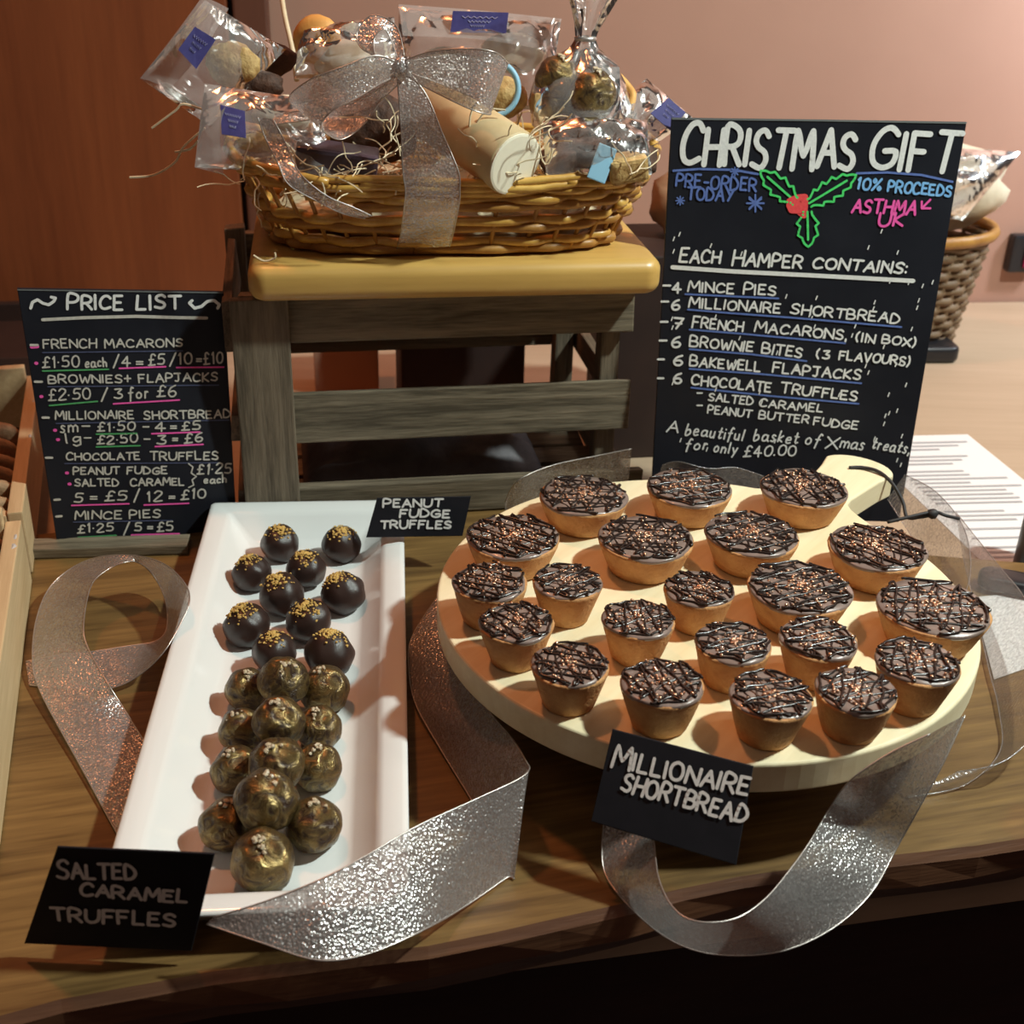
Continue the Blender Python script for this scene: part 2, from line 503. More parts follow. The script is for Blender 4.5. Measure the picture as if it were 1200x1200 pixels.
# ------------------------------------------------------------------ slab
slab_rz = R(15.5)
def slab():
    bm = bmesh.new()
    # outline in slab frame: x along the front edge, y back
    rnd = random.Random(3)
    front = [(-0.40 + i * 0.035, 0.004 * math.sin(i * 0.7) + rnd.uniform(-0.0012, 0.0012)) for i in range(34)]
    back = [(0.79, 0.10), (0.76, 0.22), (0.70, 0.27), (0.60, 0.31), (0.50, 0.36), (0.46, 0.46), (0.40, 0.505), (0.2, 0.51), (0.0, 0.50), (-0.2, 0.49), (-0.40, 0.47)]
    ol = front + back
    n = len(ol)
    def inset(o, d):
        res = []
        for i in range(n):
            a = Vector(o[i - 1]); b = Vector(o[i]); c = Vector(o[(i + 1) % n])
            t = (c - a).normalized()
            res.append((b.x - t.y * d, b.y + t.x * d))
        return res
    lev = [(inset(ol, 0.004), 0.0), (ol, -0.005), ([(x, y + 0.002 * math.sin(i * 1.3)) for i, (x, y) in enumerate(ol)], -0.02), (inset(ol, 0.008), -0.0358)]
    rings = [[bm.verts.new((x, y, z)) for x, y in o] for o, z in lev]
    top = bm.faces.new(rings[0])
    for A, B in zip(rings, rings[1:]):
        for k in range(n):
            f = bm.faces.new((A[k], B[k], B[(k + 1) % n], A[(k + 1) % n]))
            f.material_index = 1
    bm.faces.new(rings[-1][::-1])
    o = link('wooden_slab', bm, [M_slab, M_slabedge], None, (-0.157, 0.419, 0), slab_rz)
    return tag(o, 'thick live-edge acacia slab carrying the whole display', 'board')
slab()

# batten at the back of the slab
bm = bmesh.new(); box(bm, (0, 0, 0), (0.134, 0.019, 0.0085), 0.0012)
tag(link('wooden_batten', bm, M_crate, None, (-0.385, 0.825, 0.0003), R(7)), 'narrow dark wooden batten under the price list board', 'batten')

# ------------------------------------------------------------------ weathered crate
crate = empty('wooden_crate', (-0.2145, 0.894, 0.0005), 'weathered grey slatted wooden crate under the hamper', 'crate', rz=R(10.5))
CW, CD, CH = 0.312, 0.20, 0.1925
def cpart(name, lo, hi, m, seed):
    b_ = bmesh.new()
    rnd = random.Random(seed)
    box(b_, lo, hi, 0.0014, None, 0.0012, rnd)
    return link(name, b_, m, crate)
cpart('post', (-0.001, -0.010, 0), (0.041, -0.0005, CH), M_crateup, 1)
cpart('post', (0.005, 0.006, 0), (0.022, 0.022, CH - 0.002), M_crateup, 2)
cpart('post', (CW - 0.022, 0.010, 0), (CW - 0.006, 0.026, CH - 0.002), M_crateup, 3)
cpart('post', (-0.010, CD - 0.022, 0), (0.006, CD - 0.006, CH + 0.006), M_crateup, 4)
cpart('post', (CW - 0.024, CD - 0.024, 0), (CW - 0.006, CD - 0.008, CH - 0.002), M_crateup, 5)
for i, (z0, z1) in enumerate([(0.154, CH), (0.069, 0.112), (0.001, 0.031)]):
    x1 = [CW, CW + 0.004, CW + 0.018][i]
    cpart('slat', (0.037 if i else 0.036, 0, z0), (x1, 0.009, z1), M_crate, 10 + i)
for i, (z0, z1) in enumerate([(0.150, CH - 0.003), (0.075, 0.098), (0.001, 0.031)]):
    cpart('slat', (-0.002, CD - 0.006, z0), (CW, CD + 0.003, z1), M_crate, 20 + i)
    cpart('slat', (-0.008, 0.0, z0), (-0.0005, CD - 0.024, z1), M_crateside, 30 + i)
    cpart('slat', (CW - 0.004, 0.012, z0), (CW + 0.005, CD - 0.008, z1), M_crateside, 40 + i)
for i in range(4):
    cpart('floor_slat', (0.01, 0.03 + i * 0.042, 0.001), (CW - 0.006, 0.064 + i * 0.042, 0.008), M_crate, 50 + i)

# crumpled grey cloth inside the crate
def cloth():
    bm = bmesh.new()
    nx, ny = 40, 22
    g = [[None] * (ny + 1) for _ in range(nx + 1)]
    for i in range(nx + 1):
        for j in range(ny + 1):
            u, v = i / nx, j / ny
            h = 0.045 * math.sin(PI * u) ** 0.6 * math.sin(PI * v) ** 0.5
            h *= 1 + 0.5 * mnoise.noise(Vector((u * 5, v * 4, 3)))
            g[i][j] = bm.verts.new((0.045 + u * 0.21, 0.032 + v * 0.125, 0.010 + h + 0.003 * mnoise.noise(Vector((u * 16, v * 12, 1)))))
    for i in range(nx):
        for j in range(ny):
            bm.faces.new((g[i][j], g[i + 1][j], g[i + 1][j + 1], g[i][j + 1]))
    r = bmesh.ops.extrude_face_region(bm, geom=bm.faces[:])
    for v in [x for x in r['geom'] if isinstance(x, bmesh.types.BMVert)]:
        v.co.z -= 0.0015
    tag(link('folded_cloth', bm, M_grey, None, (-0.2145, 0.894, 0.0005), R(10.5), True), 'crumpled grey cloth inside the slatted crate', 'cloth')
cloth()

# golden board on the crate
def rounded_rect(w, d, r, seg=8):
    pts = []
    for cx, cy, a0 in ((w - r, r, -PI / 2), (w - r, d - r, 0), (r, d - r, PI / 2), (r, r, PI)):
        for k in range(seg + 1):
            a = a0 + PI / 2 * k / seg
            pts.append((cx + r * math.cos(a), cy + r * math.sin(a)))
    return pts
def plate_prism(bm, ol, z0, z1, bev=0.003, seg=3):
    n = len(ol)
    def inset(d):
        res = []
        for i in range(n):
            a = Vector(ol[i - 1]); b = Vector(ol[i]); c = Vector(ol[(i + 1) % n])
            t = (c - a).normalized()
            res.append((b.x - t.y * d, b.y + t.x * d))
        return res
    lv = []
    for k in range(seg + 1):
        a = PI / 2 * k / seg
        lv.append((bev * (1 - math.sin(a)), z0 + bev * (1 - math.cos(a))))
    for k in range(seg + 1):
        a = PI / 2 * k / seg
        lv.append((bev * (1 - math.cos(a)), z1 - bev * (1 - math.sin(a))))
    rings = [[bm.verts.new((x, y, z)) for x, y in inset(d)] for d, z in lv]
    for A, B in zip(rings, rings[1:]):
        for k in range(n):
            bm.faces.new((A[k], A[(k + 1) % n], B[(k + 1) % n], B[k]))
    bm.faces.new(rings[0][::-1]); bm.faces.new(rings[-1])
counter_box('counter_top', M_counter, 0.0, -0.066, -0.036)
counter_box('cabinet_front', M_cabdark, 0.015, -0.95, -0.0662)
bm = bmesh.new()
plate_prism(bm, rounded_rect(0.310, 0.20, 0.014), 0, 0.027, 0.009, 5)
tag(link('wooden_board', bm, M_oak, None, (-0.196, 0.868, CH + 0.0035), R(9), True), 'thick golden rounded wooden board on the crate under the hamper', 'board')
BT = CH + 0.0305

# ------------------------------------------------------------------ hand lettering
G = {
'A': ('0,0 .5,1 1,0|.2,.38 .82,.38', 1), 'B': ('0,0 0,1 .6,1 .8,.85 .75,.62 .5,.53 0,.52|.5,.53 .9,.42 .95,.2 .7,.02 0,0', .9),
'C': ('.95,.82 .7,1 .35,.97 .08,.72 0,.4 .15,.1 .5,0 .95,.12', .95), 'D': ('0,0 .05,1 .5,.95 .9,.65 .95,.35 .6,.05 0,0', .95),
'E': ('.85,1 0,1 0,0 .9,0|0,.52 .7,.52', .8), 'F': ('.9,1 0,1 0,0|0,.52 .7,.52', .8),
'G': ('.9,.85 .6,1 .25,.9 0,.55 .1,.15 .5,0 .9,.12 .95,.42 .5,.42', 1), 'H': ('0,0 0,1|1,0 1,1|0,.5 1,.52', .9),
'I': ('0,0 0,1', .12), 'J': ('0,1 .9,1|.6,1 .6,.2 .4,0 .1,.08', .85), 'K': ('0,0 0,1|.85,1 0,.45 .9,0', .85),
'L': ('0,1 0,0 .85,0', .8), 'M': ('0,0 .12,1 .5,.35 .88,1 1,0', 1.15), 'N': ('0,0 0,1 1,0 1,1', .95),
'O': ('.5,1 .15,.85 0,.5 .15,.12 .5,0 .85,.12 1,.5 .85,.88 .5,1', 1), 'P': ('0,0 0,1 .6,1 .9,.82 .85,.58 .5,.45 0,.45', .85),
'R': ('0,0 0,1 .6,1 .88,.82 .8,.58 .4,.48 0,.48|.4,.48 .95,0', .9), 'S': ('.9,.85 .6,1 .2,.92 .08,.72 .3,.55 .75,.42 .9,.2 .6,0 0,.1', .85),
'T': ('0,1 1,1|.5,1 .5,0', .95), 'U': ('0,1 0,.3 .25,.02 .65,.02 .95,.3 1,1', .95), 'V': ('0,1 .5,0 1,1', .9),
'W': ('0,1 .25,0 .5,.7 .75,0 1,1', 1.2), 'X': ('0,0 1,1|0,1 1,0', .9), 'Y': ('0,1 .5,.5|1,1 .35,0', .9),
'0': ('.5,1 .15,.85 0,.5 .15,.12 .5,0 .85,.12 1,.5 .85,.88 .5,1', .8), '1': ('.2,.8 .6,1 .6,0', .4),
'2': ('.05,.8 .35,1 .8,.92 .85,.65 0,0 .95,0', .8), '3': ('.05,.95 .8,.98 .4,.58 .85,.42 .85,.12 .45,0 0,.1', .75),
'4': ('.6,0 .6,1 0,.35 .95,.35', .8), '5': ('.9,1 .2,1 .12,.58 .6,.6 .92,.35 .7,.03 0,.06', .8),
'6': ('.8,1 .3,.8 .02,.35 .25,0 .7,.02 .9,.28 .6,.5 .1,.4', .8), '7': ('0,1 .95,1 .4,0|.25,.5 .85,.5', .8),
'£': ('.95,.85 .7,1 .4,.9 .35,.5 .3,.1 0,0 .95,.02|.1,.5 .7,.5', .8), '%': ('0,0 .9,1|.2,.95 .05,.8 .2,.65 .35,.8 .2,.95|.75,.35 .6,.2 .75,.05 .92,.2 .75,.35', 1),
'-': ('.1,.45 .9,.45', .6), '=': ('0,.6 .9,.6|0,.3 .9,.3', .7), '+': ('0,.5 1,.5|.5,.9 .5,.1', .7), '/': ('0,-.05 .8,1.1', .6),
'.': ('0,.02 .06,.04', .1), ',': ('.1,.05 0,-.2', .12), ':': ('0,.15 .06,.17|0,.7 .06,.72', .12), '·': ('0,.4 .06,.42', .14),
'(': ('.6,1.1 .1,.75 .05,.3 .6,-.1', .4), ')': ('0,1.1 .5,.75 .55,.3 0,-.1', .4), '\u2019': ('.1,1 0,.8', .1),
'a': ('.8,.5 .4,.6 .05,.4 .1,.05 .5,.02 .8,.25|.8,.55 .8,.1 1,0', .8), 'b': ('0,1.05 0,0 .5,0 .8,.25 .5,.55 0,.4', .7),
'c': ('.8,.5 .4,.6 .05,.35 .2,.02 .8,.05', .65), 'e': ('.05,.3 .75,.35 .6,.58 .2,.55 .02,.25 .25,0 .8,.06', .7),
'f': ('.9,.95 .6,1.05 .4,.8 .3,-.3|0,.5 .75,.52', .6), 'g': ('.8,.5 .3,.58 .05,.3 .3,.05 .8,.3|.8,.55 .75,-.3 .3,-.42 .05,-.25', .75),
'h': ('0,1.05 0,0|0,.4 .4,.58 .75,.4 .75,0', .7), 'i': ('0,.55 0,0|.02,.85 .06,.87', .12), 'k': ('0,1.05 0,0|.7,.6 0,.25 .75,0', .65),
'l': ('0,1.05 .02,.05 .2,0', .2), 'm': ('0,.55 0,0|0,.4 .25,.57 .5,.4 .5,0|.5,.4 .75,.57 1,.4 1,0', 1), 'n': ('0,.58 0,0|0,.4 .4,.58 .75,.4 .75,0', .7),
'o': ('.4,.58 .05,.4 .05,.12 .4,0 .75,.12 .75,.42 .4,.58', .7), 'r': ('0,.58 0,0|0,.35 .3,.58 .6,.52', .5), 's': ('.7,.52 .3,.6 .1,.42 .65,.2 .5,0 0,.05', .6),
't': ('.3,.95 .3,.1 .5,0 .8,.08|0,.6 .75,.6', .6), 'u': ('0,.58 .02,.1 .35,0 .7,.15|.72,.58 .75,0', .7), 'y': ('0,.55 .35,.1|.8,.55 .2,-.4', .75),
}
_zc = [0]
def seg_strip(bm, pts, w_, z, M):
    """flat marker stroke with round joints, in the board plane (u, v) raised by z"""
    pts = [Vector(p) for p in pts]
    def up():
        _zc[0] += 1
        return z + 4e-6 * (_zc[0] % 60)
    for p in pts:
        zz = up()
        vs = [bm.verts.new(M @ Vector((p.x + w_ * math.cos(2 * PI * k / 8), p.y + w_ * math.sin(2 * PI * k / 8), zz))) for k in range(8)]
        bm.faces.new(vs)
    for a, b in zip(pts, pts[1:]):
        d = b - a
        if d.length < 1e-7: continue
        q = Vector((-d.y, d.x)).normalized() * w_
        zz = up()
        bm.faces.new([bm.verts.new(M @ Vector((p.x, p.y, zz))) for p in (a - q, b - q, b + q, a + q)])

class Board:
    """flat panel defined by its frame; pixel marks are measured onto its plane"""
    def __init__(s, name, corners, thick, m, label, cat, edge=None):
        tl, tr, br, bl = [Vector(c) for c in corners]
        s.x = ((tr - tl) + (br - bl)).normalized()
        n = s.x.cross(((tl - bl) + (tr - br))).normalized()
        s.n = n
        s.y = n.cross(s.x)
        s.o = (bl + br) / 2
        M = Matrix((( s.x.x, s.y.x, n.x, s.o.x), (s.x.y, s.y.y, n.y, s.o.y), (s.x.z, s.y.z, n.z, s.o.z), (0, 0, 0, 1)))
        s.M = M; s.Mi = M.inverted()
        s.root = empty(name, s.o, label, cat)
        s.root.matrix_world = M
        c2 = [(s.Mi @ c).to_2d() for c in (bl, br, tr, tl)]
        bm = bmesh.new()
        plate_prism(bm, [tuple(c) for c in c2], -thick, 0, 0.0006, 2)
        link('panel', bm, m, s.root)
        s.c = 0
        s.pxw = None
    def uv(s, x, y):
        d = ray(x, y)
        t = (s.o - CO).dot(s.n) / d.dot(s.n)
        return (s.Mi @ (CO + d * t)).to_2d()
    def lines(s, name, polys, wpx, m, label=None):
        bm = bmesh.new()
        for P in polys:
            U = [s.uv(*p) for p in P]
            k = (s.uv(P[0][0] + 10, P[0][1]) - U[0]).length / 10
            seg_strip(bm, U, wpx * k / 2, 0.0004 + 0.00005 * (s.c % 5), Matrix.Identity(4))
        s.c += 1
        o = link(name, bm, m, s.root)
        if label: o['label'] = label
        return o
    def text(s, words, m, stroke, name='lettering', slant=0.0, seed=1):
        """words: (string, x0, y0, x1, y1, cap height px[, first letter scale]) along photo baselines"""
        rnd = random.Random(seed)
        bm = bmesh.new()
        for wd in words:
            txt, x0, y0, x1, y1, h = wd[:6]
            big = wd[6] if len(wd) > 6 else 1.0
            a, b = s.uv(x0, y0), s.uv(x1, y1)
            k = (s.uv(x0 + 10, y0) - a).length / 10
            H = h * k
            sw = stroke * k / 2
            ws = [(G[c][1] * (big if i == 0 else 1)) for i, c in enumerate(txt)]
            gap = 0.28
            tot = sum(ws) + gap * (len(txt) - 1)
            L = (b - a).length
            e = (b - a).normalized(); f = Vector((-e.y, e.x))
            unit = L / tot
            t = 0.0
            for i, c in enumerate(txt):
                sc = big if i == 0 else 1.0
                hj = H * sc * rnd.uniform(0.93, 1.07)
                oj = rnd.uniform(-0.05, 0.05) * H
                sl = slant + rnd.uniform(-0.06, 0.06)
                for pl in G[c][0].split('|'):
                    pts = [tuple(map(float, q.split(','))) for q in pl.split()]
                    if len(pts) > 4:
                        pts = [tuple(p) for p in catmull([Vector((*p, 0)) for p in pts], 3)]
                    U = []
                    for p in pts:
                        X = (t + p[0] * ws[i]) * unit + sl * p[1] * hj
                        U.append(a + e * X + f * (p[1] * hj + oj))
                    seg_strip(bm, U, sw, 0.0005, Matrix.Identity(4))
                t += ws[i] + gap
        return link(name, bm, m, s.root)

# ---- large Christmas board
lean = R(5)
nb = Vector((0, -math.cos(lean), math.sin(lean)))
def onlean(x, y, Y):
    d = ray(x, y)
    t = (Vector((0, Y, 0)) - CO).dot(nb) / d.dot(nb)
    return CO + d * t
tl, tr = onlean(787, 138, .93), onlean(1133, 143, .93)
bl, br = onlean(764, 562, .93), onlean(1062, 562, .93)
def to_ground(a, b, z=0.0006):
    t = (a.z - z) / (a.z - b.z)
    return a + (b - a) * t
B1 = Board('chalkboard', (tl, tr, to_ground(tr, br), to_ground(tl, bl)), 0.004, M_slate, 'large black chalkboard headed CHRISTMAS GIFT with a green holly drawing', 'chalkboard')
B1.lines('edge_highlight', [[(788, 139), (960, 141), (1132, 144)]], 2.2, M_slateedge)
B1.text([('CHRISTMAS', 797, 192, 1000, 198, 41, 1.15), ('GIFT', 1018, 195, 1116, 202, 42, 1.12)], M_ink_w, 6.6, 'heading', 0.05)
B1.text([('PRE-ORDER', 792, 218, 886, 224, 14), ('TODAY', 805, 233, 858, 236, 14)], M_ink_b, 2.6)
B1.text([('10%', 1003, 221, 1032, 224, 13), ('PROCEEDS', 1040, 224, 1114, 230, 12)], M_ink_lb, 2.8)
B1.text([('ASTHMA', 998, 249, 1072, 251, 15), ('UK', 1029, 264, 1058, 265, 14)], M_ink_p, 3.0, slant=0.1)
B1.lines('arrow', [[(1090, 234), (1080, 244)], [(1080, 236), (1080, 244), (1090, 244)]], 2.6, M_ink_p)
def star(cx, cy, r_):
    return [[(cx - r_ * math.cos(a), cy - r_ * math.sin(a)), (cx + r_ * math.cos(a), cy + r_ * math.sin(a))] for a in (0, PI / 4, PI / 2, 3 * PI / 4)]
B1.lines('snowflake', star(885, 238, 10) + [[(878, 233), (885, 238), (878, 244)], [(892, 233), (885, 238), (892, 244)]], 2.2, M_ink_b)
B1.lines('snowflake', star(797, 235, 5), 1.6, M_ink_b)
B1.lines('snowflake', star(861, 201, 5), 1.6, M_ink_b)
B1.lines('rule', [[(789, 200), (820, 198), (860, 199), (888, 204)]], 2.6, M_ink_b)
B1.lines('rule', [[(1004, 203), (1040, 202), (1080, 205), (1116, 213)]], 2.6, M_ink_b)
def leaf(stem, tip, w_, n):
    """spiky holly leaf outline in photo pixels"""
    s_, t_ = Vector(stem), Vector(tip)
    d = t_ - s_; q = Vector((-d.y, d.x)).normalized()
    out = []
    for side in (1, -1):
        L = []
        for i in range(n):
            u0 = i / n; u1 = (i + 1) / n
            for k in range(4):
                u = u0 + (u1 - u0) * k / 4
                wv = math.sin(PI * min(1, u * 0.96 + 0.06)) ** 0.6 * w_ * (0.72 + 0.42 * (k / 4) ** 2 if k else 1.12)
                L.append(tuple(s_ + d * u + q * side * wv))
        L.append(tuple(t_))
        out.append(L if side == 1 else L)
    out.append([tuple(s_ + d * u) for u in (0, 0.4, 0.8)])
    return out
B1.lines('holly_leaf', leaf((932, 236), (891, 200), 12, 4), 2.6, M_ink_g)
B1.lines('holly_leaf', leaf((948, 238), (1003, 205), 12, 5), 2.6, M_ink_g)
B1.lines('holly_leaf', leaf((946, 248), (947, 289), 12, 3), 2.6, M_ink_g)
B1.lines('heart_berry', [[(925, 236), (933, 232), (943, 231), (942, 246), (928, 246), (925, 240), (935, 240)], [(935, 246), (942, 252), (943, 236), (930, 242)], [(930, 236), (940, 244)]], 8, M_ink_r, 'red heart shaped berry')
B1.text([('EACH', 796, 307, 843, 308.5, 14, 1.2), ('HAMPER', 858, 310, 939, 314, 14, 1.2), ('CONTAINS:', 952, 313.5, 1062, 321, 12)], M_ink_w, 2.8, slant=0.08)
B1.lines('underline', [[(788, 313), (860, 318), (960, 323), (1070, 329)]], 5.0, M_ink_w)
B1.text([('-', 776, 339, 786, 339, 10), ('4', 788, 343, 798, 343, 12), ('-', 774, 358, 784, 358, 10), ('6', 787, 363, 797, 363, 12), ('-', 773, 381, 783, 381, 10), ('7', 788, 384, 799, 385, 12),
         ('-', 772, 403, 782, 403, 10), ('6', 787, 407, 798, 407, 12), ('-', 770, 425, 779, 425, 10), ('6', 789, 427, 800, 428, 12), ('-', 770, 447, 778, 447, 10), ('6', 789, 448, 799, 449, 12)], M_ink_w, 2.6, 'numbers')
B1.text([('MINCE', 806, 341.5, 860, 343.5, 11, 1.15), ('PIES', 871, 344, 909, 346, 11, 1.15),
         ('MILLIONAIRE', 807, 359.5, 914, 367, 11, 1.1), ('SHORTBREAD', 926, 367, 1053, 379, 11, 1.1),
         ('FRENCH', 811, 383, 870, 388, 11, 1.15), ('MACARONS,', 884, 388, 992, 398, 11, 1.1), ('(IN', 1002, 399, 1024, 402, 10), ('BOX)', 1033, 402, 1073, 406, 10),
         ('BROWNIE', 808, 405.5, 882, 412, 11, 1.1), ('BITES', 892.5, 413, 939, 419, 11, 1.1), ('(3', 956, 419, 972, 420, 10), ('FLAVOURS)', 983, 421, 1066, 428.5, 10),
         ('BAKEWELL', 808, 428.5, 891, 435, 11, 1.1), ('FLAPJACKS', 905, 436, 1008, 445, 11, 1.1),
         ('CHOCOLATE', 810, 450, 903, 459, 11, 1.1), ('TRUFFLES', 914, 460, 1004, 469, 11, 1.15)], M_ink_w, 2.3, 'menu_lines')
B1.text([('-', 816, 464, 823, 464, 8), ('SALTED', 830, 469, 882, 474, 9), ('CARAMEL', 889.5, 476, 964, 483, 9), ('-', 816, 478, 823, 478, 8), ('PEANUT', 829, 484, 880, 489, 9), ('BUTTER', 889, 490, 947, 496, 9), ('FUDGE', 953, 497.5, 1004.5, 503, 9)], M_ink_w, 2.0, 'menu_lines')
B1.text([('A', 781, 506, 794, 507, 14), ('beautiful', 803, 509, 871, 516, 13), ('basket', 883, 515, 935, 520, 13), ('of', 943, 520, 960, 522, 13), ('X', 967, 525, 981, 526, 14), ('mas', 984, 524, 1012, 527, 14), ('treats,', 1021, 525, 1065, 532, 13),
         ('for', 803, 525, 829, 527, 12), ('only', 836, 529, 864, 531, 12), ('£40.00', 871, 535, 932, 533, 13)], M_ink_w, 2.0, 'handwriting', 0.12)
B1.lines('underline', [[(803, 344.5), (912, 349.5)], [(806, 362.5), (860, 367), (928, 372), (1056, 383)], [(808, 386), (870, 391), (990, 402)], [(808, 409), (880, 415), (945, 423)], [(808, 432), (890, 438), (1009, 449)], [(810, 454), (905, 464), (1006, 473)]], 2.2, M_ink_b, 'blue chalk underlines')
rs = random.Random(11)
dash = []
for i in range(150):
    t = rs.random(); yy = 228 + t * 315
    xl = 787 - 0.053 * (yy - 138) + 6; xr = 1133 - 0.169 * (yy - 143) - 8
    xx = rs.uniform(xl, xr)
    if 890 < xx < 1005 and yy < 292: continue
    if yy > 296 and xx < xl + (0.72 if yy < 455 else 0.85) * (xr - xl) and rs.random() < 0.72: continue
    if yy < 268 and (xx < 892 or xx > 995): continue
    dash.append([(xx, yy), (xx - 1.6, yy + 4.2)])
B1.lines('snow_dashes', dash, 1.4, M_ink_w, 'small white chalk snow marks')['kind'] = 'stuff'

# ---- price list board
lean = R(5); nb = Vector((math.sin(R(19)) * math.cos(lean), -math.cos(R(19)) * math.cos(lean), math.sin(lean)))
def onlean2(x, y):
    d = ray(x, y)
    return CO + d * ((Vector((-0.362, 0.841, 0.0)) - CO).dot(nb) / d.dot(nb))
B2 = Board('price_board', (onlean2(20, 338), onlean2(262, 342), onlean2(278, 624), onlean2(66, 632)), 0.004, M_slate, 'small black chalkboard headed PRICE LIST leaning left of the crate', 'chalkboard')
B2.lines('edge_highlight', [[(21, 339.5), (261, 343)]], 1.6, M_slateedge)
B2.text([('PRICE', 79, 362.5, 144, 362, 17, 1.15), ('LIST', 160, 362, 212, 361, 16)], M_ink_w, 3.4, 'heading', 0.08)
B2.lines('swirl', [[(36, 361), (38, 354), (44, 351), (50, 355), (57, 357), (63, 353), (65, 349), (60, 348)], [(225, 352), (222, 355), (228, 361), (236, 359), (243, 353), (251, 352), (257, 357), (255, 361)]], 3.6, M_ink_w)
B2.lines('rule', [[(50, 374.5), (100, 372), (160, 370.5), (210, 372), (242, 372.5)]], 4, M_ink_dw)
B2.text([('FRENCH', 51, 408, 113, 407, 11), ('MACARONS', 123, 407, 214, 406, 10), ('BROWNIES+', 57, 449, 153, 448, 10), ('FLAPJACKS', 163, 448, 255, 446, 10),
         ('MILLIONAIRE', 65, 491, 157, 490, 10), ('SHORTBREAD', 169, 491, 270, 489, 10), ('CHOCOLATE', 78, 539, 164, 538, 9), ('TRUFFLES', 176, 539, 256, 538, 10),
         ('PEANUT', 86, 556, 140, 555, 9), ('FUDGE', 149, 555, 196, 555, 9), ('SALTED', 88, 569.5, 139, 569, 9), ('CARAMEL', 153, 569, 216, 568, 9), ('MINCE', 88, 608, 143, 607.5, 10), ('PIES', 152, 607, 188, 606, 10)], M_ink_dw, 2.0, 'list_lines')
B2.text([('£1·50', 50, 431, 93, 429, 14), ('each', 100, 430, 126, 429, 11), ('/', 133, 430, 140, 430, 15), ('4', 143, 429, 153, 429, 13), ('=', 160, 429, 168, 429, 10), ('£5', 174, 428, 193, 427, 13), ('/', 199, 428, 206, 428, 15), ('10', 209, 427, 225, 426, 13), ('=', 230, 426, 236, 426, 9), ('£10', 239, 427, 261, 425, 14),
         ('£2·50', 57, 469, 106, 467, 14), ('/', 119, 470, 126, 470, 15), ('3', 134, 467, 144, 467, 12), ('for', 151, 467, 175, 465, 13), ('£6', 184, 465, 207, 464, 13),
         ('sm', 71, 506, 91, 505, 15), ('-', 95, 503, 106, 503, 10), ('£1·50', 114, 505, 158, 504, 11), ('-', 167, 503, 175, 503, 9), ('4', 182, 505, 194, 505, 11), ('=', 200, 504, 207, 504, 9), ('£5', 213, 504, 235, 503, 11),
         ('lg', 78, 519, 97, 517, 12), ('-', 98, 517, 107, 517, 10), ('£2·50', 114, 520, 161, 518, 11), ('-', 168, 518, 176, 518, 9), ('3', 184, 520, 195, 520, 11), ('=', 202, 518, 208, 518, 9), ('£6', 216, 519, 238, 517, 11),
         ('£1·25', 231, 555, 271, 554, 12), ('each', 239, 566, 266, 565, 9), ('5', 87, 588, 97, 588, 12), ('=', 106, 587, 114, 587, 10), ('£5', 123, 587, 149, 586, 12), ('/', 157, 588, 164, 588, 15), ('12', 172, 587, 190, 586, 12), ('=', 198, 586, 205, 586, 8), ('£10', 212, 585, 241, 583, 12),
         ('£1·25', 91, 624, 133, 622, 11), ('/', 145, 626, 152, 626, 14), ('5', 158, 622, 166, 622, 10), ('=', 173, 621, 179, 621, 8), ('£5', 184, 622, 203, 621, 11)], M_ink_dw, 2.0, 'prices', 0.06)
B2.lines('brace', [[(221, 543), (226, 547), (224, 554), (230, 558), (225, 562), (227, 568), (221, 571)]], 1.6, M_ink_dw)
B2.lines('bullet', [[(36, 404), (44, 404)], [(41, 447), (49, 447)], [(50, 489), (57, 489)], [(54, 536), (61, 536)], [(64, 585.5), (70, 585)], [(66, 605), (72, 604.5)]], 3, M_ink_dw)
B2.lines('bullet', [[(42, 425.5), (43, 425.5)], [(48, 464.5), (49, 464.5)], [(64, 504), (65, 504)], [(67.5, 515), (68.5, 515)], [(78, 554), (79, 554)], [(81, 567), (82, 567)], [(37, 406.5), (44, 406)]], 4, M_ink_p, 'pink chalk bullets')
B2.lines('underline', [[(140, 431.5), (194, 429.5)], [(207, 430.5), (262, 430)], [(133, 473), (210, 468.5)], [(178, 508), (234, 506)], [(182, 523), (238, 520.5)], [(84, 592), (151, 590)], [(169, 591.5), (221, 589.5)], [(154, 626.5), (210, 625)]], 2.0, M_ink_p, 'pink chalk underlines')
B2.lines('underline', [[(50, 434.5), (127, 432.5)], [(58, 475), (114, 470)], [(113, 508.5), (160, 507.5)], [(113, 523.5), (164, 522)], [(92, 629.5), (136, 627)]], 2.0, M_ink_dg, 'green chalk underlines')
B2.lines('underline', [[(50, 413), (214, 411)], [(56, 453), (256, 451)], [(66, 496), (268, 492)], [(76, 543), (256, 542)], [(86, 611.5), (202, 609.5)]], 1.6, M_ink_n, 'dim blue chalk underlines')

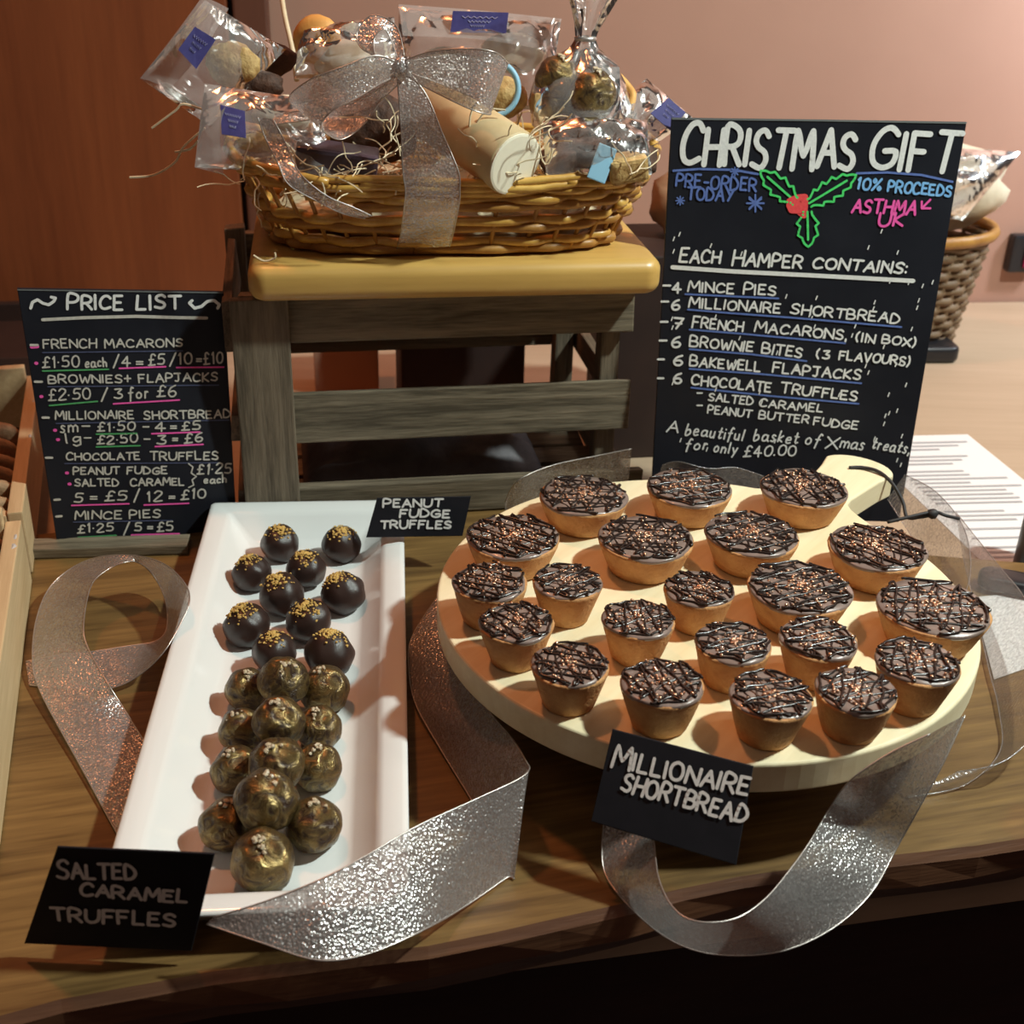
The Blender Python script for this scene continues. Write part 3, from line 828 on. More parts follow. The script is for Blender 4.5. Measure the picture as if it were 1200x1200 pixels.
# ---- the three name cards
def card(label, corners, zt, zb, words, stroke, m_ink=M_ink_w):
    c = [onz(*corners[0], zt), onz(*corners[1], zt), onz(*corners[2], zb), onz(*corners[3], zb)]
    b = Board('name_card', c, 0.0012, M_card, label, 'card')
    b.text(words, m_ink, stroke, slant=0.08, seed=len(label))
    return b
card('small black card reading PEANUT FUDGE TRUFFLES at the far end of the tray', [(442, 583.5), (552, 581.4), (542, 628.5), (429, 630)], .0615, .031,
     [('PEANUT', 449, 594, 518, 593.4, 9, 1.1), ('FUDGE', 468.5, 605.8, 527, 606, 9), ('TRUFFLES', 446, 618.6, 528.5, 618.6, 9)], 2.5)
card('black card reading SALTED CARAMEL TRUFFLES at the near left corner of the tray', [(68, 990.5), (251, 1002.5), (225, 1113), (27, 1108)], .070, .009,
     [('SALTED', 68, 1027.5, 160, 1029, 21, 1.2), ('CARAMEL', 95, 1048, 220, 1057, 17), ('TRUFFLES', 62, 1077.5, 206, 1084, 19)], 4.4)
card('black card reading MILLIONAIRE SHORTBREAD against the round board edge', [(717.5, 854), (883, 897.5), (862.5, 1014), (692.5, 962.5)], .081, .040,
     [('MILLIONAIRE', 717, 898, 876, 932, 19, 1.25), ('SHORTBREAD', 728, 926, 873, 965, 19)], 3.8)

# ------------------------------------------------------------------ white tray
PW, PL, prz = 0.154, 0.446, R(5.6)
PO = Vector((-0.198, 0.4385, 0.0006))     # near left corner
def tray():
    root = empty('serving_tray', PO, 'long white glazed rectangular tray holding two kinds of truffles', 'tray', rz=prz)
    bm = bmesh.new()
    def ring(ins, z, r_):
        pts = []
        for cx, cy, a0 in ((PW - ins - r_, ins + r_, -PI / 2), (PW - ins - r_, PL - ins - r_, 0), (ins + r_, PL - ins - r_, PI / 2), (ins + r_, ins + r_, PI)):
            for k in range(7):
                a = a0 + PI / 2 * k / 6
                pts.append((cx + r_ * math.cos(a), cy + r_ * math.sin(a), z))
        return [bm.verts.new(p) for p in pts]
    prof = [(0.022, 0.0, 0.004), (0.020, 0.0005, 0.005), (0.004, 0.020, 0.004), (0.0, 0.0235, 0.004), (0.0003, 0.0246, 0.004), (0.0014, 0.0254, 0.004), (0.004, 0.0256, 0.004), (0.0135, 0.0238, 0.004), (0.016, 0.0228, 0.004), (0.0185, 0.020, 0.004), (0.030, 0.0075, 0.006), (0.034, 0.0052, 0.007), (0.040, 0.0045, 0.009)]
    rings = [ring(*p) for p in prof]
    for A, B in zip(rings, rings[1:]):
        n = len(A)
        for k in range(n):
            bm.faces.new((A[k], A[(k + 1) % n], B[(k + 1) % n], B[k]))
    bm.faces.new(rings[0][::-1]); bm.faces.new(rings[-1])
    link('tray_body', bm, M_china, root, smooth=True)
tray()
PZ = 0.0055

# ------------------------------------------------------------------ truffles
def truffle_parts(kind, seed):
    rnd = random.Random(seed)
    bm = bmesh.new()
    blob(bm, (0, 0, 0), 1.0, 4, 0.10, 1.6, seed * 3.1, (1, 1, 0.97))
    for v in bm.verts:
        if v.co.z < -0.80: v.co.z = -0.80 - (v.co.z + 0.80) * 0.0
    if kind == 'dark' and seed % 2:
        blob(bm, (0.85, -0.25, -0.70), 0.22, 2, 0.2, 2, seed)
    body = bm
    cr = bmesh.new()
    nn = 120 if kind == 'dark' else 10
    for i in range(nn):
        th = abs(rnd.gauss(0, 0.42 if kind == 'dark' else 0.16)); ph = rnd.uniform(0, 2 * PI)
        if th > 0.95: continue
        th0 = th
        d = Vector((math.sin(th) * math.cos(ph) - 0.12, math.sin(th) * math.sin(ph) - 0.08, math.cos(th))).normalized()
        s_ = rnd.uniform(0.03, 0.085) if kind == 'dark' else rnd.uniform(0.05, 0.11)
        res = bmesh.ops.create_icosphere(cr, subdivisions=1, radius=s_)
        for v in res['verts']:
            v.co = Vector((v.co.x * rnd.uniform(.7, 1.3), v.co.y * rnd.uniform(.7, 1.3), v.co.z * rnd.uniform(.6, 1))) + d * (0.99 + (0.10 * max(0, 0.35 - th0)))
    return body, cr

def make_truffle(kind, seed):
    root = empty('truffle', (0, 0, 0), 'x', 'truffle')
    b_, c_ = truffle_parts(kind, seed)
    link('chocolate_ball', b_, M_choc if kind == 'dark' else M_gold, root, smooth=True)
    o = link('crumb_topping' if kind == 'dark' else 'salt_flakes', c_, M_crumb if kind == 'dark' else M_salt, root)
    o['kind'] = 'stuff'
    return root

def put_truffles(kind, spots, group):
    protos = []
    rnd = random.Random(5)
    for i, (px, py, rr, layer, label) in enumerate(spots):
        if i < 4:
            o = make_truffle(kind, i + 1); protos.append(o)
        else:
            o = copy_tree(protos[i % 4])
        dist = 0.0
        z = PZ + rr * 0.82 + layer
        o.location = onz(px, py, z)
        o.scale = (rr, rr, rr)
        o.rotation_euler = (rnd.uniform(-.2, .2), rnd.uniform(-.2, .2), rnd.uniform(-.7, .7) if i != 5 else 0)
        tag(o, label, 'truffle', group)
dark = [
 (328, 637, .0150, 0, 'dark crumb-topped truffle at the far left of the tray'),
 (400, 638, .0148, 0, 'dark crumb-topped truffle in the far right, just below the PEANUT FUDGE card'),
 (295, 672, .0142, 0, 'dark truffle against the left wall of the tray, second from the far end'),
 (359, 667, .0146, 0.002, 'dark truffle in the middle of the far four, thick crumb on top'),
 (330, 697, .0162, 0.001, 'large dark truffle in the middle of the dark group, heavy crumb'),
 (402, 695, .0158, 0, 'dark truffle at the right side of the tray, second from the far end'),
 (289, 733, .0156, 0, 'dark truffle nearest the left wall, beside the long shadow'),
 (362, 728, .0158, 0, 'dark truffle right of centre with crumb scattered down its front'),
 (322, 765, .0146, 0, 'small dark truffle just behind the first gold truffle'),
 (386, 766, .0163, 0, 'nearest right dark truffle, touching the gold truffles')]
gold = [
 (289, 808, .0140, 0, 'gold truffle at the far left of the gold pile'),
 (332, 798, .0158, 0.012, 'gold truffle on top at the far end of the gold pile'),
 (380, 808, .0158, 0, 'gold truffle at the far right corner of the gold pile'),
 (327, 846, .0156, 0.014, 'second gold truffle from the far end on the top ridge'),
 (374, 853, .0140, 0, 'gold truffle at the right, second pair of the pile'),
 (284, 856, .0142, 0, 'half hidden gold truffle at the left, second pair of the pile'),
 (276, 902, .0142, 0, 'gold truffle at the left, third pair of the pile'),
 (325, 896, .0160, 0.014, 'third gold truffle from the far end on the top ridge'),
 (372, 899, .0145, 0, 'bright gold truffle at the right, third pair of the pile'),
 (312, 938, .0172, 0.015, 'nearest top gold truffle, with a crumble of salt on it'),
 (266, 966, .0150, 0, 'coppery gold truffle near the left, beside the front one'),
 (368, 967, .0156, 0, 'bright gold truffle near the right, beside the front one'),
 (308, 1008, .0172, 0, 'front gold truffle nearest the camera on the tray floor')]
put_truffles('dark', dark, 'dark peanut fudge truffles on the tray')
put_truffles('gold', gold, 'gold salted caramel truffles on the tray')

# ------------------------------------------------------------------ round serving board
BC = Vector((0.1243, 0.6859, 0.0)); BR = 0.1710; BZ = 0.070
def round_board():
    root = empty('round_serving_board', (BC.x, BC.y, 0.05), 'pale round wooden serving board with a short handle carrying the tarts', 'board')
    tip = onz(1006, 546, BZ)
    d = (tip - BC); ang = math.atan2(d.y, d.x); dist = Vector((d.x, d.y)).length
    # outline in the handle frame (x along the handle)
    ol = []
    hb = 0.0285                                    # bulb half width
    a0 = math.asin(0.046 / BR)
    n = 120
    for k in range(n + 1):
        a = a0 + (2 * PI - 2 * a0) * k / n
        ol.append((BR * math.cos(a), BR * math.sin(a)))
    nx0 = BR * math.cos(a0)
    side = [(nx0 + 0.006, -0.036), (nx0 + 0.013, -0.026), (nx0 + 0.020, -0.0205), (nx0 + 0.028, -0.0195), (dist - 0.016, -0.0245)]
    bulb = [(dist + hb * 0.72 * math.sin(t) - 0.002, -hb * math.cos(t)) for t in [PI * k / 16 for k in range(1, 16)]]
    ol += side + bulb + [(x, -y) for x, y in side[::-1]]
    bm = bmesh.new()
    plate_prism(bm, ol, 0, 0.0195, 0.0018, 3)
    o = link('board_plank', bm, M_pineboard, root, (0, 0, 0.0005), rz=ang)
    # cord through the handle with a knot
    pts = [onz(995, 548, BZ + .001), onz(1012, 548, BZ + .0018), onz(1030, 553, BZ + .002), onz(1046, 567, BZ - .002), onz(1058, 588, BZ - .012), onz(1063, 606, BZ - .02), onz(1078, 606, BZ - .018), onz(1094, 603, BZ - .014)]
    bm = bmesh.new()
    tube(bm, [p - Vector((BC.x, BC.y, .05)) for p in catmull(pts, 5)], 0.0014, 6)
    pts = [onz(1040, 612, BZ - .02), onz(1065, 606, BZ - .016), onz(1094, 600, BZ - .013), onz(1108, 604, BZ - .014), onz(1124, 608, BZ - .018)]
    tube(bm, [p - Vector((BC.x, BC.y, .05)) for p in catmull(pts, 5)], 0.0013, 6)
    blob(bm, onz(1093, 602, BZ - .014) - Vector((BC.x, BC.y, .05)), 0.0042, 2, 0.3, 3, 1)
    link('hanging_cord', bm, M_cord, root, smooth=True)['label'] = 'black knotted cord through the handle'
round_board()
bm = bmesh.new()
lathe(bm, [(0.10, 0.0006), (0.105, 0.004), (0.10, 0.010), (0.07, 0.016), (0.06, 0.030), (0.07, 0.043), (0.09, 0.0495)], 48)
tag(link('cake_stand', bm, M_darkbox, None, (BC.x + 0.01, BC.y + 0.01, 0), smooth=True), 'low dark stand in the shadow under the round board', 'stand')

# ------------------------------------------------------------------ tarts
def make_tart(rt, rb, h, seed):
    rnd = random.Random(seed)
    root = empty('tart', (0, 0, 0), 'x', 'tart')
    def wob(a, r, z):
        q = mnoise.noise(Vector((math.cos(a) * 2, math.sin(a) * 2, z * 60 + seed)))
        return (q * 0.0010, q * 0.0004)
    bm = bmesh.new()
    lathe(bm, [(rb * 0.93, 0), (rb, 0.0012), (rb + (rt - rb) * 0.35, h * 0.34), (rb + (rt - rb) * 0.72, h * 0.70), (rt * 0.99, h * 0.93), (rt, h), (rt - 0.0010, h + 0.0008), (rt - 0.0024, h + 0.0004), (rt - 0.003, h - 0.0015)], 44, wob)
    link('pastry_case', bm, M_pastry, root, smooth=True)
    bm = bmesh.new()
    lathe(bm, [(rt - 0.0008, h * 0.95), (rt - 0.0002, h + 0.0005), (rt - 0.0012, h + 0.0016), (rt * 0.8, h + 0.0019), (rt * 0.4, h + 0.0024), (rt * 0.05, h + 0.0025)], 40, lambda a, r, z: (0.0007 * math.sin(3 * a + seed), 0.0004 * math.sin(5 * a + r * 500)))
    link('chocolate_topping', bm, M_toff, root, smooth=True)
    # zigzag drizzle
    bm = bmesh.new()
    Z = h + 0.0020
    for pas in range(3):
        ang = seed * 1.3 + pas * PI / 3 + rnd.uniform(-.2, .2); ca, sa = math.cos(ang), math.sin(ang)
        nl = 5 if rt > 0.026 else 4
        pts = []
        for k in range(nl * 2 + 1):
            v = (-0.93 + 1.86 * k / (nl * 2)) * rt
            hw = math.sqrt(max(0, (rt * 0.975) ** 2 - v * v))
            u = hw * (1 if k % 2 else -1) * rnd.uniform(0.80, 1.02)
            pts.append((u, v + rnd.uniform(-.001, .001)))
        fine = catmull([Vector((a, b, 0)) for a, b in pts], 9)
        P3 = []
        for q in fine:
            x = q.x * ca - q.y * sa; y = q.x * sa + q.y * ca
            wx = x + 0.0024 * mnoise.noise(Vector((x * 130, y * 130, seed + pas)))
            wy = y + 0.0024 * mnoise.noise(Vector((x * 130 + 9, y * 130, seed + pas)))
            rr = math.hypot(wx, wy)
            if rr > rt * 0.97: wx *= rt * 0.97 / rr; wy *= rt * 0.97 / rr
            P3.append((wx, wy, Z + pas * 0.0004 + 0.0004 * mnoise.noise(Vector((x * 90, y * 90, pas)))))
        rad = [0.00078 + 0.0003 * mnoise.noise(Vector((i * 0.21, pas, seed))) for i in range(len(P3))]
        tube(bm, P3, rad, 6)
    link('chocolate_drizzle', bm, M_driz, root, smooth=True)
    bm = bmesh.new()
    npearl = 120 if rt > 0.026 else 75
    for k in range(npearl):
        rr = rt * (min(0.88, abs(rnd.gauss(0, 0.45))) if k % 3 else 0.88 * math.sqrt(rnd.random())); a = rnd.uniform(0, 2 * PI)
        s_ = rnd.uniform(0.0006, 0.00145)
        res = bmesh.ops.create_icosphere(bm, subdivisions=1, radius=s_)
        c = Vector((rr * math.cos(a), rr * math.sin(a), Z + 0.0003 + rnd.uniform(0, 0.0010)))
        for v in res['verts']: v.co += c
    o = link('crisp_pearls', bm, M_pearl, root, smooth=True)
    o['kind'] = 'stuff'
    return root
big = [
 (684, 582, 104, 'large tart at the back left, in front of the glittering ribbon'),
 (808, 573, 100, 'large tart at the back middle, under the chalkboard left corner'),
 (942, 573, 102, 'large tart at the back right, beside the board handle'),
 (601, 630, 110, 'large tart nearest the left edge of the round board'),
 (757, 632, 112, 'large tart in the second row, between the left-edge one and the one behind right'),
 (881, 627, 110, 'large tart in the second row, just in front of the handle-side tart'),
 (1028, 643, 114, 'large tart on the right, closest to the black cord knot'),
 (937, 690, 122, 'large tart in the middle of the right half of the board'),
 (1094, 713, 130, 'large tart at the far right edge of the round board, the widest of all')]
small = [
 (574, 683, 88, 'small tart at the left rim directly in front of the large left-edge tart'),
 (665, 683, 82, 'small tart right of the left-rim one, in the same row'),
 (819, 692, 82, 'small tart in the centre, left of the large middle tart'),
 (605, 731, 88, 'small tart at the left rim, second one down from the large left-edge tart'),
 (748, 727, 86, 'small tart in the middle, left and in front of the central one'),
 (668, 780, 92, 'small tart nearest the camera on the left side of the round board'),
 (859, 755, 90, 'small tart in the middle of the front half'),
 (959, 750, 92, 'small tart directly in front of the large middle-right tart'),
 (776, 802, 98, 'small tart directly behind the MILLIONAIRE SHORTBREAD card'),
 (903, 816, 98, 'small tart at the front of the board, right of the card'),
 (1003, 811, 96, 'small tart at the front, second from the right edge'),
 (1075, 777, 98, 'small tart at the front right in front of the rightmost large tart')]
def put_tarts(lst, rt, rb, h, group, s0, nv):
    protos = []
    rnd = random.Random(s0)
    for i, (px, py, wpx, label) in enumerate(lst):
        if i < nv:
            o = make_tart(rt, rb, h, s0 + i); protos.append(o)
        else:
            o = copy_tree(protos[i % nv])
        P = onz(px, py, BZ + h)
        dd = (P - CO).dot(FW)
        s_ = (wpx * dd / FPX / 2) / rt
        s_ = min(1.12, max(0.9, s_))
        P = onz(px, py, BZ + 0.0005 + h * s_)
        o.location = (P.x, P.y, BZ + 0.0005)
        o.scale = (s_, s_, s_)
        o.rotation_euler = (0, 0, rnd.uniform(0, 6.28) if i else 0)
        tag(o, label, 'tart', group)
put_tarts(big, 0.0315, 0.0235, 0.0215, 'large millionaire shortbread tarts', 21, 4)
put_tarts(small, 0.0232, 0.0158, 0.0265, 'small millionaire shortbread tarts', 61, 4)

# ------------------------------------------------------------------ ribbons on the table
def secs(L):
    return [(onz(a[0], a[1], a[2]), onz(b[0], b[1], b[2])) for a, b in L]
hemmed_ribbon('ribbon', secs([((150, 1000, .002), (192, 905, .003)), ((95, 899, .003), (148, 835, .005)), ((47, 810, .006), (127, 802, .016)), ((38, 772, .009), (103, 759, .024)), ((43, 724, .012), (98, 731, .03)), ((60, 686, .016), (107, 686, .034)), ((92, 661, .024), (127, 667, .036)), ((127, 651, .034), (146, 659, .038)),
    ((165, 652, .040), (161, 659, .034)), ((196, 663, .042), (177, 671, .020)), ((218, 686, .042), (190, 693, .010)), ((222, 705, .040), (196, 716, .006)), ((214, 726, .034), (194, 740, .003)), ((192, 764, .024), (180, 752, .002)), ((162, 792, .010), (150, 757, .0015)), ((127, 807, .004), (104, 764, .001)), ((75, 806, .002), (66, 768, .0008)), ((34, 803, .001), (30, 775, .0008))]),
    'silver glitter ribbon curled in a loop left of the white tray', seed=1)
hemmed_ribbon('ribbon', secs([((512, 700, .022), (546, 735, .030)), ((483, 746, .016), (534, 765, .030)), ((479, 783, .010), (548, 797, .032)), ((487, 825, .006), (575, 836, .036)), ((517, 879, .003), (602, 868, .042)), ((560, 950, .002), (617, 893, .046)), ((600, 1024, .0015), (620, 902, .048)), ((593, 1029, .0015), (606, 914, .048)), ((545, 1062, .004), (550, 940, .049)), ((492, 1092, .016), (487, 969, .050)), ((430, 1118, .020), (432, 1001, .050)), ((372, 1125, .023), (379, 1029, .048)), ((304, 1104, .028), (312, 1056, .042)), ((242, 1083, .031), (250, 1075, .035))]),
    'wide silver glitter ribbon folded between the tray and the round board', seed=2)
hemmed_ribbon('ribbon', secs([((708, 960, .020), (757, 930, .030)), ((706, 1012, .006), (766, 985, .030)), ((724, 1047, .003), (772, 1030, .034)), ((768, 1090, -.001), (790, 1065, .036)), ((815, 1114, -.004), (818, 1080, .037)), ((870, 1120, -.006), (860, 1077, .037)), ((926, 1112, -.004), (895, 1055, .037)), ((980, 1085, .000), (925, 1020, .037)), ((1022, 1045, .005), (950, 985, .038)), ((1050, 995, .012), (972, 948, .042)), ((1078, 945, .036), (996, 915, .066)), ((1106, 893, .058), (1040, 884, .080)), ((1131, 838, .076), (1090, 860, .090))]),
    'silver glitter ribbon looping over the slab edge below the MILLIONAIRE card', seed=3)
hemmed_ribbon('ribbon', secs([((592, 600, .004), (592, 588, .020)), ((602, 606, .001), (606, 564, .050)), ((640, 600, .001), (645, 546, .056)), ((690, 590, .001), (700, 534, .060)), ((735, 585, .001), (740, 526, .064))]),
    'short glitter ribbon standing behind the large tart at the back left', seed=4)
hemmed_ribbon('ribbon', [(ony(772, 556, .915), ony(776, 545, .915)), (ony(800, 570, .905), ony(795, 541, .905)), (ony(835, 572, .900), ony(830, 549, .900)), (ony(870, 575, .905), ony(862, 548, .905)), (ony(900, 580, .910), ony(895, 558, .910))],
    'pale sheer ribbon across the foot of the CHRISTMAS GIFT chalkboard', M_ribw, seed=5)
hemmed_ribbon('ribbon', secs([((1040, 585, .030), (1060, 556, .050)), ((1075, 640, .012), (1095, 575, .050)), ((1095, 680, .006), (1125, 610, .050)), ((1100, 700, .004), (1137, 650, .050)), ((1112, 705, .004), (1133, 690, .046)), ((1110, 690, .004), (1112, 712, .040))]),
    'sheer pale ribbon loop beside the cord knot right of the board', M_ribw, seed=6)
hemmed_ribbon('ribbon', secs([((1128, 650, .02), (1120, 600, .03)), ((1150, 745, .006), (1168, 660, .030)), ((1160, 790, .004), (1200, 700, .034)), ((1170, 830, .004), (1225, 760, .036)), ((1172, 880, .003), (1222, 840, .030)), ((1130, 920, .002), (1180, 890, .020)), ((1060, 935, .002), (1120, 905, .012))]),
    'sheer silver ribbon at the right edge, curling from behind the board to the front', M_ribw, seed=7)

# ------------------------------------------------------------------ pine crates with biscuits at the left
def pine_crate(label, L0, L1, name='pine_tray'):
    a = onz(*L0, 0.0); b = onz(*L1, 0.0)          # near and far ends of the outer right foot
    d = (b - a); ln = d.length
    ang = math.atan2(d.y, d.x) - PI / 2
    root = empty(name, a + Vector((0, 0, 0.0006)), label, 'crate', rz=ang)
    def pl(nm, lo, hi, m=M_pine):
        q = bmesh.new(); box(q, lo, hi, 0.0012); return link(nm, q, m, root)
    pl('side_board', (-0.011, 0, 0), (0, ln, 0.052))
    pl('end_board', (-0.19, 0.0, 0), (-0.0115, 0.010, 0.050))
    pl('end_board', (-0.19, ln - 0.010, 0), (-0.0115, ln, 0.064))
    pl('side_board', (-0.201, 0, 0), (-0.1905, ln, 0.052))
    pl('base_board', (-0.19, 0.0105, 0.001), (-0.0115, ln - 0.0105, 0.006), M_cabdark)
    q = bmesh.new()
    rnd = random.Random(int(L0[1]))
    for k in range(5):
        y = rnd.uniform(0.02, ln - 0.02)
        blob(q, (-0.001 + rnd.uniform(-.002, 0), y, 0.051), rnd.uniform(.0012, .0028), 1, 0.4, 3, k, (0.7, 2.4, 0.7))
    link('wrap_glint', q, M_foil, root)['kind'] = 'stuff'  # shiny pale blobs added as glints of plastic wrap along the edge
    return root, ln
pc, ln = pine_crate('pale pine crate of biscuits at the left, beside the price list', (39, 672), (56, 500))
for i in range(9):
    y = 520 + i * 16
    x = -8 - (i * 3.2)
    q = bmesh.new()
    lathe(q, [(0.020, -0.0065), (0.026, -0.004), (0.0275, 0.0), (0.026, 0.004), (0.020, 0.0065)], 28, lambda a, r, z: (0.0012 * math.sin(5 * a + i), 0.0006 * math.sin(7 * a)))
    P = onz(x, y, 0.036)
    o = link('biscuit', q, M_bisc, None, P, smooth=True, rot=(R(-62 + (i % 3) * 5), R((i % 2) * 6), R(12)))
    tag(o, ['brown biscuit at the far end of the row in the pine crate', 'second biscuit from the far end of the row in the pine crate', 'third biscuit from the far end, pale edge', 'fourth biscuit from the far end of the crate row', 'middle biscuit of the row in the pine crate', 'biscuit just nearer than the middle one in the row', 'third nearest biscuit of the row in the pine crate', 'second nearest biscuit of the row in the pine crate', 'nearest biscuit of the row in the pine crate'][i], 'biscuit', 'biscuits in the pine crate')
pine_crate('pale pine crate in the lower left, in front of the biscuit crate', (1, 992), (38, 682))

# ------------------------------------------------------------------ hamper
HC = Vector((-0.062, 0.998, BT + 0.0008)); HRZ = R(8)
hamper = empty('hamper_basket', HC, 'golden woven willow hamper basket on the golden board', 'basket', rz=HRZ)
def bk(a, z):
    """basket outline: flares with height, ends rise"""
    t = z / 0.058
    ax = 0.134 + 0.028 * t; ay = 0.083 + 0.022 * t
    c, s_ = math.cos(a), math.sin(a)
    e = 0.62
    x = ax * math.copysign(abs(c) ** e, c); y = ay * math.copysign(abs(s_) ** e, s_)
    return x, y
rb = random.Random(9)
NST = 40
for k in range(NST):
    a = 2 * PI * (k + .5) / NST
    q = bmesh.new()
    tube(q, [(*bk(a, z), z + (0.010 * t_ * abs(math.cos(a)) ** 3)) for t_, z in ((0, 0.002), (.4, .022), (.8, .044), (1.0, .056))], 0.0017, 6)
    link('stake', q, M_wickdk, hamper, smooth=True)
for lev in range(9):
    z = 0.005 + lev * 0.0058
    for half in range(2):
        q = bmesh.new()
        ph = rb.uniform(0, 6.28)
        pts = []
        n = 100
        span = PI * 1.06
        for i in range(n + 1):
            a = ph + half * PI + span * i / n
            x, y = bk(a, z)
            off = 0.0026 * math.sin(a * NST / 2 + (PI if lev % 2 else 0))
            l = math.hypot(x, y)
            zz = z + (z / 0.058) * 0.010 * abs(math.cos(a)) ** 3 + 0.0012 * mnoise.noise(Vector((a * 2.5, lev, half)))
            k_ = (l + off) / l
            pts.append((x * k_, y * k_, zz))
        tube(q, pts, [0.0043 - 0.0010 * i / n for i in range(n + 1)], 7)
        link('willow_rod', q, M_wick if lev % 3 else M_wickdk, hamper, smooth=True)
for k in range(22):                                   # rim rods with cut ends
    q = bmesh.new()
    a0 = 2 * PI * k / 22 + rb.uniform(-.1, .1); sp = rb.uniform(0.50, 0.75)
    pts = []
    for i in range(15):
        a = a0 + sp * i / 14
        x, y = bk(a, 0.058)
        lift = 0.0035 * math.sin(PI * i / 14) * (1 if k % 2 else -1)
        o_ = 1.0 + 0.012 + 0.02 * (i / 14 - 0.5) * (1 if k % 2 else 0)
        pts.append((x * o_, y * o_, 0.0575 + 0.011 * abs(math.cos(a)) ** 3 + lift + rb.uniform(-.0004, .0004)))
    tube(q, pts, 0.0031, 7)
    link('rim_rod', q, M_wick, hamper, smooth=True)
q = bmesh.new()
ol = [bk(2 * PI * k / 40, 0) for k in range(40)]
plate_prism(q, ol, 0.0, 0.004, 0.001, 1)
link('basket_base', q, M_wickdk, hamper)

# straw filling
q = bmesh.new()
rs = random.Random(21)
def curl(c, n=6, L=0.02, w_=0.0006):
    p = Vector(c); d = Vector((rs.uniform(-1, 1), rs.uniform(-1, 1), rs.uniform(-.3, .5))).normalized()
    pts = [p.copy()]
    for i in range(n):
        d = (d + Vector((rs.uniform(-1, 1), rs.uniform(-1, 1), rs.uniform(-.7, .7))) * 0.55).normalized()
        p = p + d * (L / n)
        pts.append(p.copy())
    tube(q, catmull(pts, 2), w_, 4)
cz, sz = math.cos(HRZ), math.sin(HRZ)
for i in range(430):
    a = rs.uniform(0, 2 * PI); rr = math.sqrt(rs.random()) * 0.93
    x, y = bk(a, 0.05)
    x *= rr; y *= rr
    curl((HC.x + x * cz - y * sz, HC.y + x * sz + y * cz, HC.z + rs.uniform(0.040, 0.064)), L=rs.uniform(.02, .045))
for P in [(300, 212), (330, 208), (345, 205), (372, 204), (402, 205), (420, 200), (450, 190), (455, 160), (460, 140), (600, 200), (615, 160), (640, 150), (565, 180), (610, 205), (740, 205), (390, 212), (285, 215)]:
    for k in range(3):
        curl(ony(P[0] + rs.uniform(-8, 8), P[1] + rs.uniform(-6, 6), 0.895), L=.035, w_=.0005)
for pts in [[(242, 130), (215, 122), (205, 130), (178, 150)], [(240, 150), (215, 172), (205, 190), (180, 205), (152, 208)], [(232, 165), (222, 175), (205, 178)]]:
    tube(q, catmull([ony(x, y, .92) for x, y in pts], 4), 0.0009, 5)
tube(q, catmull([ony(x, y, .88) for x, y in [(297, 299), (310, 306), (322, 302), (322, 296)]], 4), 0.0009, 5)
for cx, cy, r0, r1 in [(583, 165, 30, 38), (640, 165, 8, 28), (560, 150, 10, 30)]:
    pts = [(cx + r0 * math.cos(t), cy + r1 * math.sin(t)) for t in [PI * (0.1 + 1.5 * k / 10) for k in range(11)]]
    tube(q, [ony(x, y, .905) for x, y in pts], 0.0007, 5)
# deep nest under the visible curls
for i in range(1):
    blob(q, (HC.x, HC.y, HC.z + 0.018), 1.0, 4, 0.15, 3, 5, (0.128, 0.078, 0.026))
tag(link('shredded_straw', q, M_straw, None), 'pale curly shredded straw filling the hamper', 'straw', kind='stuff')

# ---- contents of the hamper
def pillow(bm, c4, thick, n=14, seed=0, sides=1):
    """sealed bag between four 3D corners"""
    a, b, c, d = [Vector(p) for p in c4]
    nrm = (b - a).cross(d - a).normalized()
    if nrm.y > 0: nrm = -nrm
    for sgn in (1, -1):
        g = []
        for i in range(n + 1):
            row = []
            for j in range(n + 1):
                u, v = i / n, j / n
                p = a.lerp(b, u).lerp(d.lerp(c, u), v)
                k = (math.sin(PI * u) * math.sin(PI * v)) ** 0.5
                wr = mnoise.noise(Vector((u * 5 + seed, v * 5, sgn * 3))) + 0.5 * mnoise.noise(Vector((u * 12, v * 12 + seed, sgn)))
                p = p + nrm * (sgn * thick * 0.5 * k * (1 + 0.45 * wr)) + nrm * 0.003 * wr * 0.6
                row.append(bm.verts.new(p))
            g.append(row)
        for i in range(n):
            for j in range(n):
                bm.faces.new((g[i][j], g[i + 1][j], g[i + 1][j + 1], g[i][j + 1]))
def pt(x, y, Y): return ony(x, y, Y)
